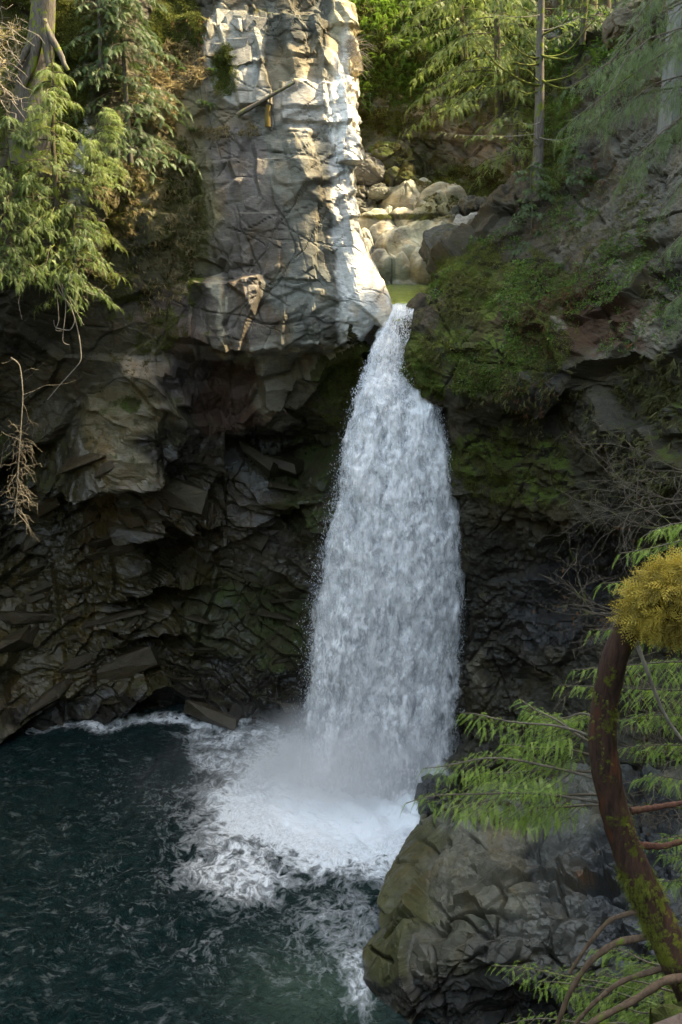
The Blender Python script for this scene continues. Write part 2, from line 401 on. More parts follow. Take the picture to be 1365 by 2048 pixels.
paintL = [  # stone colours, several patches with sun and shade painted in
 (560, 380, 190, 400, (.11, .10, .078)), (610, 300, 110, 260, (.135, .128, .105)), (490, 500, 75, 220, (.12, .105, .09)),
 (478, 330, 62, 80, (.11, .096, .085)), (600, 55, 120, 70, (.085, .085, .07)), (470, 80, 60, 70, (.24, .235, .20)), (490, 170, 50, 60, (.28, .275, .25)),  # dark patch at the buttress top is a painted cast shadow
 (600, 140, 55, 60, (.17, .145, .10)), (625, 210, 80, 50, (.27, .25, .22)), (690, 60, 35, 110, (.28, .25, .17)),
 (700, 380, 34, 300, (.50, .49, .46)), (735, 600, 62, 105, (.55, .54, .51)), (600, 600, 70, 90, (.15, .15, .13)),  # white outer edge strip paints sun onto the right-facing rock
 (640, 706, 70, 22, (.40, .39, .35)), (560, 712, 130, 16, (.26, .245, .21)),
 (320, 420, 120, 300, (.17, .145, .085)), (250, 640, 160, 110, (.075, .068, .05)), (158, 280, 28, 190, (.26, .27, .26), .9), (270, 440, 40, 90, (.10, .10, .085), .7),  # tall recess patch lightened to stand in for missing sun
 (350, 640, 60, 70, (.085, .065, .055)), (410, 620, 40, 70, (.11, .095, .08)), (432, 600, 14, 80, (.28, .26, .2), .8),  # narrow pale strip at the corner is a painted sunlit edge
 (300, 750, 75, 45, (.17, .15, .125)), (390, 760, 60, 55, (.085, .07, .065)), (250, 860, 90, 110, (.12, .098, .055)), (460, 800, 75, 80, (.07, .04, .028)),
 (555, 780, 50, 75, (.17, .15, .115)), (620, 770, 60, 60, (.10, .085, .055)), (400, 1080, 330, 130, (.044, .031, .012)), (250, 1290, 330, 190, (.034, .025, .007)), (150, 1240, 70, 50, (.07, .05, .015)), (560, 1130, 70, 40, (.08, .07, .05)), (470, 1090, 80, 30, (.07, .06, .04)), (120, 1330, 60, 60, (.06, .045, .012)), (560, 1300, 50, 24, (.07, .07, .03)), (60, 1000, 120, 130, (.028, .025, .014)),  # undercut wall darkened, cave shade put into the stone colour
 (545, 1060, 60, 40, (.09, .08, .065), .7), (40, 1250, 90, 160, (.05, .04, .016)), (480, 1250, 130, 80, (.03, .032, .012)), (480, 1370, 160, 60, (.016,.015,.01)), (300, 1425, 330, 40, (.012, .011, .008)), (420, 900, 180, 45, (.022,.018,.012)), (60, 620, 120, 90, (.022,.02,.014)), (600, 920, 100, 70, (.025,.025,.012))]  # near-black bands paint deeper shade along the undercut wall
mossL = [.28, (560, 380, 170, 330, (.05,)*3), (300, 470, 130, 260, (.48,)*3), (445, 140, 26, 45, (.95,)*3), (350, 50, 50, 70, (.8,)*3), (60, 150, 130, 200, (.75,)*3),
 (260, 800, 140, 160, (.36,)*3), (258, 805, 22, 14, (.9,)*3), (690, 770, 60, 90, (.95,)*3), (690, 660, 14, 60, (.8,)*3), (660, 960, 90, 170, (.62,)*3), (480, 1230, 140, 90, (.6,)*3), (560, 1290, 70, 50, (.66,)*3),
 (210, 1300, 300, 140, (.30,)*3), (735, 600, 60, 85, (.0,)*3), (600, 706, 90, 14, (.0,)*3), (405, 570, 30, 20, (.7,)*3), (600, 130, 60, 70, (.2,)*3), (60, 900, 90, 120, (.45,)*3)]
wetL = [.15, (350, 1150, 480, 370, (1.0,)*3), (460, 800, 80, 90, (.6,)*3), (680, 800, 70, 120, (.6,)*3)]
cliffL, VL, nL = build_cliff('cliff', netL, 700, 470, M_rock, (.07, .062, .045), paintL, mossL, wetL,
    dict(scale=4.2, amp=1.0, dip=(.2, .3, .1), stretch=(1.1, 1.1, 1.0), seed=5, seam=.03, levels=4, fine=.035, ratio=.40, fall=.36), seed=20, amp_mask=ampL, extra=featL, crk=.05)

tag(cliffL, 'tall fractured cliff left of the falls, pale sunlit buttress above a dark undercut wall')

# --- right bank: steep mossy slope, rock nose over the falls, dark wall with a recess
rR = [ # (py, edge px, edge Y, then Y at px 960/1040.. for the columns)
 (40, 1120, 47, [46, 45, 44, 42.5, 40.5, 38.5, 34, 29]),
 (120, 1092, 45.5, [45, 44, 43, 41, 39, 37, 33, 28]),
 (240, 1075, 44.5, [44, 42.8, 41.3, 39.5, 37.5, 35.5, 32, 27]),
 (350, 1055, 43.5, [43, 41.8, 40.4, 38.2, 36.2, 34.4, 31, 26.5]),
 (430, 985, 43.5, [42.6, 41, 39.5, 37.4, 35.4, 33.6, 30.3, 26]),
 (500, 925, 43.2, [41.8, 40, 38.5, 36.5, 34.5, 32.7, 29.6, 25.5]),
 (570, 868, 42.3, [40.6, 39, 37.5, 35.6, 33.6, 31.8, 28.8, 25]),
 (628, 830, 41.2, [39.5, 38, 36.6, 34.8, 32.8, 31, 28.2, 24.5]),
 (700, 806, 39.8, [38.5, 37.2, 35.8, 34, 32, 30.3, 27.5, 24]),
 (776, 818, 39.1, [37.9, 36.6, 35.2, 33.4, 31.5, 29.8, 27, 24]),
 (830, 884, 39.2, [38.3, 37.2, 35.6, 33.4, 31.2, 29.3, 27, 24]),
 (950, 908, 39.0, [38.1, 36.9, 35.3, 33.2, 30.8, 29, 27, 24]),
 (1040, 916, 39.0, [38.2, 36.9, 35.2, 33.1, 30.8, 29, 27, 24]),
 (1085, 924, 39.2, [38.6, 37.8, 36.8, 35.4, 33, 30.5, 27.5, 24]),
 (1200, 938, 39.4, [38.9, 38.4, 38.0, 37.2, 35.6, 33.6, 29, 25]),
 (1320, 926, 39.3, [38.5, 38.1, 37.4, 36.4, 35, 33, 29, 25]),
 (1450, 916, 39.0, [38.0, 37.2, 36.2, 34.8, 33.2, 31.6, 28.5, 25]),
 (1560, 906, 38.0, [37.0, 36.2, 35, 33.5, 32, 30.6, 28, 25])]
netR = []
for py, ex, eY, ys in rR:
    cols = np.linspace(ex, 1365, 7).tolist()[1:] + [1510, 1720]
    if py < 600: w = np.array([.35, 3.5, .3]); w2 = np.array([1.2, 9, .5])
    else: w = np.array([.45, 2.6, 0]); w2 = np.array([1.5, 7.5, 0])
    e = P(ex, py, eY)
    netR.append([e+w2, e+w, e] + [P(c, py, y) for c, y in zip(cols, ys)])
z0 = [p.copy() for p in netR[-1]]
low = []
for k, p in enumerate(z0):
    q = p.copy(); q[2] = -.4; q[1] -= .8; low.append(q)
netR.append(low); netR.append([p+np.array([0, -.3, -3]) for p in low])
top = [p + np.array([1.0, 5.5, .6]) for p in netR[0]]; top2 = [p + np.array([8, 22, 3]) for p in netR[0]]
netR = [top2, top] + netR
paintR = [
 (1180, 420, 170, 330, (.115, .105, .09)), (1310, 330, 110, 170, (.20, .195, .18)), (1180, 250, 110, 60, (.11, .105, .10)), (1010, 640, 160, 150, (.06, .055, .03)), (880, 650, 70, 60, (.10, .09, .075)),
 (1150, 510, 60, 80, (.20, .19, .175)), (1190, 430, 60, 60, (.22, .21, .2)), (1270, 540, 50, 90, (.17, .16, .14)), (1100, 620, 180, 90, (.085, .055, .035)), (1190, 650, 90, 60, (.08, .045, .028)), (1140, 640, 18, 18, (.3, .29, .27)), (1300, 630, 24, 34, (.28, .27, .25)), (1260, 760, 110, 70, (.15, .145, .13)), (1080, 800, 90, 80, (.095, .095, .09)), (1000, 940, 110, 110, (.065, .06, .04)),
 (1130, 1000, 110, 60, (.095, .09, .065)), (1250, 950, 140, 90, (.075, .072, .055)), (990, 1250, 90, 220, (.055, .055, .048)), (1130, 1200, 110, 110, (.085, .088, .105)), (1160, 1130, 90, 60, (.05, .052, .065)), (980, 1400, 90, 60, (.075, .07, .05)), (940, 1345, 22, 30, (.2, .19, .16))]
mossR = [.25, (1000, 610, 110, 100, (.45,)*3), (940, 700, 80, 90, (.58,)*3), (1050, 700, 70, 60, (.5,)*3), (980, 530, 50, 40, (.55,)*3), (840, 740, 50, 60, (.85,)*3), (920, 560, 60, 60, (.8,)*3), (1090, 250, 50, 130, (.75,)*3), (1180, 110, 120, 60, (.5,)*3), (1000, 920, 110, 80, (.62,)*3), (1080, 960, 60, 70, (.6,)*3), (1340, 830, 60, 120, (.5,)*3), (1280, 340, 110, 120, (.12,)*3), (1130, 1220, 130, 120, (.03,)*3), (980, 1300, 60, 160, (.25,)*3)]
wetR = [.2, (1130, 1200, 160, 140, (.7,)*3), (970, 1350, 80, 200, (.7,)*3)]
def ampR(px, py, W):
    return .8 + .5*np.clip((py-700)/200, 0, 1)
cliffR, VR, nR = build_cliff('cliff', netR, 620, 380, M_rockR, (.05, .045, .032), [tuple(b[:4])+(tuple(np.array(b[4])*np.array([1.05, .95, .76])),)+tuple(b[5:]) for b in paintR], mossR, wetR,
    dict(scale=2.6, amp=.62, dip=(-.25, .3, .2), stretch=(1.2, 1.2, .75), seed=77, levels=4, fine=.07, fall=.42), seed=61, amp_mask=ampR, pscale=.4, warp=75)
tag(cliffR, 'steep mossy rock bank right of the falls, nose of rock over the water')

# --- upstream: back wall with ferny slope above
netK = [[P(c, -300, 72) for c in (560, 700, 820, 940, 1060, 1180, 1320, 1500)],
        [P(c, -60, y) for c, y in zip((560, 700, 820, 940, 1060, 1180, 1320, 1500), (64, 63, 63, 63, 62, 60, 60, 60))],
        [P(c, 90, y) for c, y in zip((560, 700, 820, 940, 1060, 1180, 1320, 1500), (61, 60.5, 60, 59.5, 58.5, 56, 56, 56))],
        [P(c, 185, y) for c, y in zip((560, 700, 820, 940, 1060, 1180, 1320, 1500), (60, 59.3, 59, 58, 57, 55, 55, 55))],
        [P(c, 300, y) for c, y in zip((560, 700, 820, 940, 1060, 1180, 1320, 1500), (59.5, 59, 59.2, 58, 56.5, 54.5, 54, 54))],
        [P(c, 372, y) for c, y in zip((560, 700, 820, 940, 1060, 1180, 1320, 1500), (58.5, 58, 58.2, 57, 56, 54, 54, 54))],
        [P(c, 410, y) for c, y in zip((560, 700, 820, 940, 1060, 1180, 1320, 1500), (57, 56.5, 56, 55.5, 55, 53, 53, 53))],
        [P(c, 500, y) for c, y in zip((560, 700, 820, 940, 1060, 1180, 1320, 1500), (54.5, 54.2, 54.2, 54, 54, 52, 52, 52))],
        [P(c, 580, y) for c, y in zip((560, 700, 820, 940, 1060, 1180, 1320, 1500), (53.5, 53.5, 53.5, 53, 53, 51, 51, 51))],
        [P(c, 640, y) for c, y in zip((560, 700, 820, 940, 1060, 1180, 1320, 1500), (53, 53, 53, 53, 53, 51, 51, 51))]]
paintK = [(840, 60, 250, 130, (.06, .055, .03)), (950, 280, 140, 70, (.17, .145, .11)), (830, 195, 50, 30, (.22, .20, .17)), (1000, 310, 60, 90, (.19, .17, .14)), (850, 330, 70, 60, (.09, .085, .055)), (740, 340, 60, 60, (.17, .16, .14)), (760, 270, 50, 50, (.09, .09, .06)), (900, 400, 200, 40, (.13, .13, .09)), (830, 480, 200, 80, (.33, .33, .28))]
mossK = [.3, (850, 80, 300, 120, (.8,)*3), (760, 250, 60, 30, (.75,)*3), (830, 330, 90, 50, (.55,)*3), (960, 375, 100, 30, (.75,)*3), (960, 270, 90, 60, (.22,)*3), (830, 480, 200, 90, (.05,)*3)]
cliffK, VK, nK = build_cliff('cliff', netK, 240, 240, M_rock2, (.12, .11, .085), paintK, mossK, [.05], dict(scale=2.6, amp=.9, dip=(.2, .1, .4), stretch=(1.2, 1, .8), seed=140, levels=3, fine=.08), seed=90)
tag(cliffK, 'mossy back wall behind the upper pool, ferns hanging over its top')

# --- unseen gorge walls round the viewpoint, right side raised to shade the pool, then forested ground to the horizon
ring = [(-23, 37), (-25, 26), (-24, 10), (-26, -8), (-18, -24), (0, -30), (16, -26), (25, -12), (26, 4), (24.5, 15), (23, 25.5)]
rp = catmull(np.array([(x, y, 0) for x, y in ring], float), 120)
hts = [-4, 4, 12, 20, 26, 32, 38, 40, 50, 70, 50]; outw = [0, .5, 0.3, 1.2, 1.5, 2, 4, 34, 120, 420, 1500]
cen = np.array([0, 5, 0]); netG = []
for z, o in zip(hts, outw):
    d = rp - cen; d /= np.linalg.norm(d, axis=1, keepdims=True)
    q = rp + d*o; q[:, 2] = z + np.clip((rp[:, 0]-8)/12, 0, 1)*max(0, min(z-26, 12))*3.4; netG.append(q)  # right side lifted out of view to keep sun off the pool
GG = catmull(np.array(netG), 160); Wg = GG.reshape(-1, 3)
ng = smooth_grid(grid_normals(GG), 2).reshape(-1, 3); ng /= np.linalg.norm(ng, axis=1, keepdims=True)+1e-9
dg = rock_disp(Wg, 4, 1.6, seed=9, levels=2)*np.clip(1.6-Wg[:, 2]/40, .2, 1)
Vg = Wg - ng*dg[:, None]
og = mesh_np('gorge_shade_wall', Vg, gridF(160, 120), False, {'col': np.tile([.06, .055, .04], (len(Vg), 1)), 'mw': np.tile([.55, .1, 0], (len(Vg), 1))}, M_rockR); og['kind'] = 'structure'
tag(og, 'unseen mossy gorge walls round the viewpoint, right side raised to shade the pool')
gv = []; ga = np.linspace(0, 2*math.pi, 97)[:-1]; 
for rad, z in ((70, 40), (110, 52), (260, 85), (700, 110), (1600, 60), (2600, 20)):
    for a in ga:
        x = rad*math.sin(a); y = 45+rad*math.cos(a); gv.append((x, y, z + 6*math.sin(3*a+rad)))
gv = np.array(gv); i = np.arange(6*96).reshape(6, 96); j = np.roll(i, -1, 1)
gF = np.stack([i[:-1].ravel(), j[:-1].ravel(), j[1:].ravel(), i[1:].ravel()], 1)
ot = mesh_np('hills', gv, gF, True, {'col': np.tile([.05, .06, .03], (len(gv), 1)), 'mw': np.tile([.8, 0, 0], (len(gv), 1))}, M_rockR); ot['kind'] = 'structure'
ot['label'] = 'forested hills rising round the gorge'
print('t part2', round(time.time()-T0,1))

# --- smooth pale bedrock stepping down to the upper pool: swelling domes meeting in creases
cu = (620, 690, 750, 800, 850, 900, 960, 1040)
netU = [[P(c, py, Y+.012*(c-800)*0) for c in cu] for py, Y in ((372, 58.5), (390, 57), (410, 56), (440, 54.8), (480, 53.6), (520, 52.4), (560, 51.4), (584, 51.0), (640, 50.9))]
def featU(W):
    px, py, d = project(W); q = np.stack([px/40, py/40, 0*px], 1); wx = px+9*fbm(q, 3, 53); wy = py+7*fbm(q+4, 3, 54); e = np.zeros(len(px))
    for cx, cy, rx, ry, h in ((862, 478, 62, 50, 1.9), (812, 455, 62, 18, 1.1), (772, 478, 40, 20, 1.1), (798, 512, 50, 34, 1.7), (843, 542, 32, 28, 1.5), (765, 545, 34, 22, 1.5), (808, 408, 46, 22, 1.4), (885, 414, 52, 26, 1.5), (746, 446, 36, 14, .9), (908, 458, 24, 36, 1.4), (830, 486, 28, 18, 1.7), (728, 505, 25, 34, 1.1), (800, 548, 22, 16, 1.4), (872, 440, 34, 14, 1.7), (935, 430, 30, 20, .9), (775, 385, 30, 10, .8), (848, 388, 30, 10, .9), (720, 560, 30, 20, 1.2)):
        dd = ((wx-cx)/rx)**2 + ((wy-cy)/ry)**2; e = np.maximum(e, h*np.sqrt(np.clip(1-dd, 0, 1))*(.9+.1*np.sin(wx*.11+wy*.2)))
    return e
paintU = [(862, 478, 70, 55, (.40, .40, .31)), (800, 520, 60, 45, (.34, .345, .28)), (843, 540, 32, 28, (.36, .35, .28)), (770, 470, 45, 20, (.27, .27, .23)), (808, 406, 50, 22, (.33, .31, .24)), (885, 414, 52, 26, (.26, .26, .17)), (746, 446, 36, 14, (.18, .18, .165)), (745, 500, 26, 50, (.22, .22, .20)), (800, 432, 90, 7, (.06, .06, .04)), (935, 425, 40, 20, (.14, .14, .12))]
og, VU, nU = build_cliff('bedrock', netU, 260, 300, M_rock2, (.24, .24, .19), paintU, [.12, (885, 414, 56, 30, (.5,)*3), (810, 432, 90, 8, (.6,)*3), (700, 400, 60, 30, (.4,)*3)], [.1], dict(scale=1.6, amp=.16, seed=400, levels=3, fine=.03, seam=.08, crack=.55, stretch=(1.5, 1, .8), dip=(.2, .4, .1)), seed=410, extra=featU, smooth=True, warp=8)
tag(og, 'smooth pale bedrock domes stepping down to the small green pool above the falls')
# ------------------------------------------------------------------ plunge pool
IMP = PZ(765, 1545, 0)
def foam_cov(x, y):
    """how much broken white water lies here: falls' foot, its outflow, and along the far wall"""
    dx = x-IMP[0]; dy = y-IMP[1]
    px, py, _ = project(np.stack([x, y, 0*x], 1))
    w = np.stack([x*.35, y*.35, 0*x], 1)
    wx = px+45*fbm(w, 4, 301); wy = py+34*fbm(w+7, 4, 302)
    def bl(cx, cy, rx, ry, soft=.5):
        d = np.sqrt(((wx-cx)/rx)**2+((wy-cy)/ry)**2); return np.clip((1+soft-d)/(2*soft), 0, 1)
    c = 1.6*bl(715, 1605, 225, 115, .75)
    c = np.maximum(c, .72*bl(640, 1640, 250, 130, .6))
    c = np.maximum(c, .44*bl(760, 1700, 120, 110, .6))
    c = np.maximum(c, .56*bl(490, 1740, 130, 70, .5))
    c = np.maximum(c, .50*bl(450, 1500, 90, 60, .4)); c = np.maximum(c, .34*bl(700, 1860, 160, 110, .6))
    c = np.maximum(c, .46*bl(715, 1960, 40, 90, .6))
    c = np.maximum(c, .16*bl(480, 1780, 360, 260, .8)); c = np.maximum(c, .0)
    c = np.maximum(c, .62*bl(300, 1446, 240, 14, .5)); c = np.maximum(c, .6*bl(470, 1480, 110, 16, .5))
    return c
nx, ny = 520, 560
ys = np.linspace(0, 1, ny)**.9*54 - 6
Xg = np.linspace(-27, 14, nx)
X, Y = np.meshgrid(Xg, ys); x = X.ravel(); y = Y.ravel()
cov = foam_cov(x, y)
r = np.hypot(x-IMP[0], y-IMP[1])
p3 = np.stack([x, y, 0*x], 1)
wq = p3 + 1.2*np.stack([fbm(p3*.5, 3, 311), fbm(p3*.5+9, 3, 312), 0*x], 1)
chop = .10*fbm(wq*np.array([1.1, 1.6, 1]), 4, 320, .55) + .045*(1-np.abs(fbm(wq*np.array([2.2, 3.4, 1]), 3, 330)))
boil = np.exp(-(r/5.5)**2)
z = chop*2.6 + boil*(.25+.55*fbm(p3*1.3, 4, 340, .6)) + .16*np.clip(cov-.3, 0, 1)*fbm(p3*2.6, 4, 350, .6)
z += .05*np.sin(r*2.2+2*fbm(p3*.4, 2, 360))*np.exp(-r/9)
pxw, pyw, _ = project(p3)
milk = np.exp(-(((pxw-640)/170)**2+((pyw-1990)/95)**2)) + 0.15*np.exp(-(((pxw-700)/150)**2+((pyw-1800)/120)**2))
mw_, nt, out = newmat('pool_water'); T = NT(nt)
tc = T.n('ShaderNodeTexCoord').outputs['Object']
cv = T.attr('foam').outputs['Fac']; mk_ = T.attr('milk').outputs['Fac']
wv1 = T.n('ShaderNodeTexNoise', {'Vector': tc, 'Scale': .55, 'Detail': 3}).outputs['Color']
wv1 = T.n('ShaderNodeVectorMath', {0: wv1, 1: (.5, .5, .5)}, operation='SUBTRACT').outputs[0]
wp = T.n('ShaderNodeVectorMath', {0: T.n('ShaderNodeVectorMath', {0: wv1, 3: 1.5}, operation='SCALE').outputs[0], 1: tc}, operation='ADD').outputs[0]
wp2 = T.n('ShaderNodeVectorMath', {0: wp, 1: T.n('ShaderNodeVectorMath', {0: T.n('ShaderNodeTexNoise', {'Vector': wp, 'Scale': 2.4, 'Detail': 4}).outputs['Color'], 3: .35}, operation='SCALE').outputs[0]}, operation='ADD').outputs[0]
def ridge(v, s, d=6, ro=.6):
    n = T.noise(v, s, d, ro); return T.math('SUBTRACT', 1.0, T.math('ABSOLUTE', T.math('MULTIPLY', T.math('SUBTRACT', n, .5), 8.0)))
r1 = ridge(wp2, 1.0); r2 = ridge(wp2, 2.7); n3 = T.noise(wp, 3.5, 6, .7)
lace = T.math('ADD', T.math('ADD', T.math('ADD', T.math('MULTIPLY', T.math('MAXIMUM', r1, -.4), .26), T.math('MULTIPLY', T.math('MAXIMUM', r2, -.4), .20)), T.math('MULTIPLY', T.noise(tc, .35, 3, .6), .35)), T.math('MULTIPLY', n3, .5))
fm = T.math('ADD', lace, T.math('MULTIPLY', cv, 1.15))
thin = T.ramp(fm, .92, 1.45, 0, .5)
thick = T.ramp(fm, 1.12, 1.5)
dsh = T.noise(T.n('ShaderNodeMapping', {'Vector': wp, 'Rotation': (0, 0, .25), 'Scale': (.55, 1.7, 1)}).outputs[0], 2.6, 7, .72, .4)
glint_ = T.math('MULTIPLY', T.ramp(dsh, .53, .76, 0, .17), T.ramp(T.noise(tc, .22, 3, .6), .38, .62, .15, 1))  # pale foam-coloured dashes painted in place of sky glints on ripples
fa = T.math('MAXIMUM', T.math('MAXIMUM', thin, thick), glint_)
fa = T.math('MULTIPLY', fa, T.math('MAXIMUM', T.ramp(T.noise(wp, 9, 4, .7), .25, .6, .6, 1), T.ramp(cv, .7, 1.1)))
bp = T.n('ShaderNodeBump', {'Height': T.math('ADD', T.noise(wp, 3.2, 6, .62, .5), T.math('MULTIPLY', T.noise(wp, 11, 4, .6), .35)), 'Strength': 1.0, 'Distance': .55})
deep = T.mix(mk_, (.0045, .020, .021), (.06, .10, .075))
wb = T.bsdf(Base_Color=deep, Roughness=.13, Normal=bp.outputs[0]); wb.inputs['IOR'].default_value = 1.333
bpf = T.n('ShaderNodeBump', {'Height': T.math('ADD', fm, T.math('MULTIPLY', T.noise(wp, 7, 5, .7), .7)), 'Strength': .7, 'Distance': .2})
fb = T.bsdf(Base_Color=(.88, .92, .95, 1), Roughness=.7, Normal=bpf.outputs[0])
ms = T.n('ShaderNodeMixShader', {0: fa, 1: wb.outputs[0], 2: fb.outputs[0]})
nt.links.new(ms.outputs[0], out.inputs[0])
pool = mesh_np('pool_water', np.stack([x, y, z], 1), gridF(ny, nx)[:, ::-1], True, {'foam': cov, 'milk': np.clip(milk, 0, 1)}, mw_)
tag(pool, 'dark green plunge pool streaked with white foam below the falls', kind='structure')

# ------------------------------------------------------------------ upper pool and its smooth green outflow
LIPZ = 20.72
A0 = PZ(655, 610, LIPZ)
un, um = 120, 140
U = np.linspace(600, 1010, un); Yp = np.linspace(40.9, 56, um)
gx = np.array([[P(u, 600, yy)[0] for u in (np.linspace(778, 846, un) if yy < 43.5 else np.linspace(778-min(1, (yy-43.5)/2.5)*150, 846+min(1, (yy-43.5)/2)*170, un))] for yy in Yp]); gy = np.repeat(Yp[:, None], un, 1)
gz = LIPZ + .035*fbm(np.stack([gx.ravel()*1.5, gy.ravel()*2.5, 0*gx.ravel()], 1), 4, 410).reshape(gx.shape) - .55*np.clip((43.2-gy)/2.3, 0, 1)**1.6
m_, nt, out = newmat('upper_pool_water'); T = NT(nt); tc = T.n('ShaderNodeTexCoord').outputs['Object']
rp_ = T.noise(T.n('ShaderNodeMapping', {'Vector': tc, 'Scale': (1, 2.2, 1)}).outputs[0], 3.2, 6, .65, .8)
y_ = T.n('ShaderNodeSeparateXYZ', {0: tc}).outputs[1]
dc = T.mix(T.ramp(y_, 46.5, 52.5, 0, 1), (.34, .38, .06), (.09, .17, .07)); dc = T.mix(T.ramp(rp_, .4, .65, 0, .5), dc, (.04, .08, .03))  # green brightened, sunlight put into the water colour
f_ = T.math('MULTIPLY', T.ramp(T.noise(tc, 3.3, 6, .7, 1.5), .60, .68), T.ramp(y_, 44.5, 42.2, .15, .9))
dc = T.mix(f_, dc, (.6, .68, .55))
bp = T.n('ShaderNodeBump', {'Height': rp_, 'Strength': .9, 'Distance': .3})
b = T.bsdf(Base_Color=dc, Roughness=.1, Normal=bp.outputs[0]); b.inputs['IOR'].default_value = 1.333
nt.links.new(b.outputs[0], out.inputs[0])
up = mesh_np('stream_water', np.stack([gx.ravel(), gy.ravel(), gz.ravel()], 1), gridF(um, un)[:, ::-1], True, None, m_)
tag(up, 'small clear green pool above the falls between pale boulders', kind='structure')

# ------------------------------------------------------------------ waterfall
m_, nt, out = newmat('falling_water'); T = NT(nt)
uvn = T.attr('st'); sep = T.n('ShaderNodeSeparateColor', {0: uvn.outputs['Color']}); eu, ev, den = sep.outputs[0], sep.outputs[1], sep.outputs[2]
tc = T.n('ShaderNodeTexCoord').outputs['Object']
stv = T.n('ShaderNodeMapping', {'Vector': tc, 'Scale': (1, 1, .45)}).outputs[0]
n1 = T.noise(stv, 1.9, 7, .66, .5); n2 = T.noise(stv, 5.5, 5, .7, .3); n3 = T.noise(T.n('ShaderNodeMapping', {'Vector': tc, 'Scale': (1, 1, .16)}).outputs[0], 9, 4, .7)
al = T.math('ADD', T.math('ADD', T.math('MULTIPLY', n1, .62), T.math('MULTIPLY', n2, .48)), T.math('MULTIPLY', n3, .25))
al = T.math('ADD', al, den)
al = T.ramp(T.math('ADD', al, T.math('MULTIPLY', T.math('SUBTRACT', T.noise(stv, .75, 4, .6, .8), .5), .6)), .44, .78)
wc = T.mix(T.ramp(T.math('ADD', T.math('ADD', T.math('MULTIPLY', n2, .34), T.math('MULTIPLY', n1, .55)), T.math('MULTIPLY', n3, .16)), .395, .545), (.22, .255, .30), (.99, .99, 1.0))
wc = T.mix(T.ramp(ev, .0, .14, .55, 0), wc, (.50, .60, .42))
bp = T.n('ShaderNodeBump', {'Height': T.math('ADD', T.math('MULTIPLY', n2, .6), T.math('MULTIPLY', n3, .5)), 'Strength': .45, 'Distance': .15})
b = T.bsdf(Base_Color=wc, Roughness=.55, Normal=bp.outputs[0])
trl = T.n('ShaderNodeBsdfTranslucent', {'Color': wc})
mm = T.n('ShaderNodeMixShader', {0: .25, 1: b.outputs[0], 2: trl.outputs[0]})
tr = T.n('ShaderNodeBsdfTransparent')
ms = T.n('ShaderNodeMixShader', {0: al, 1: tr.outputs[0], 2: mm.outputs[0]})
nt.links.new(ms.outputs[0], out.inputs[0]); M_fall = m_
fr = [ # py, left, right, Y
 (588, 797, 845, 46.9), (600, 790, 835, 44.2), (612, 783, 826, 42.3), (624, 778, 824, 41.9), (660, 762, 820, 41.4), (700, 745, 808, 41.0), (750, 728, 842, 40.7), (800, 712, 876, 40.5), (900, 690, 903, 40.3), (1000, 672, 914, 40.2),
 (1100, 648, 922, 40.15), (1200, 631, 928, 40.1), (1300, 622, 926, 40.1), (1400, 612, 918, 40.0), (1500, 602, 906, 39.9), (1570, 590, 900, 39.4)]
fr = catmull(np.array(fr, float), 700)
wf = empty('waterfall', tuple(P(760, 1545, 40)))
tag(wf, 'tall white waterfall plunging from the narrow green lip into the pool', 'waterfall')
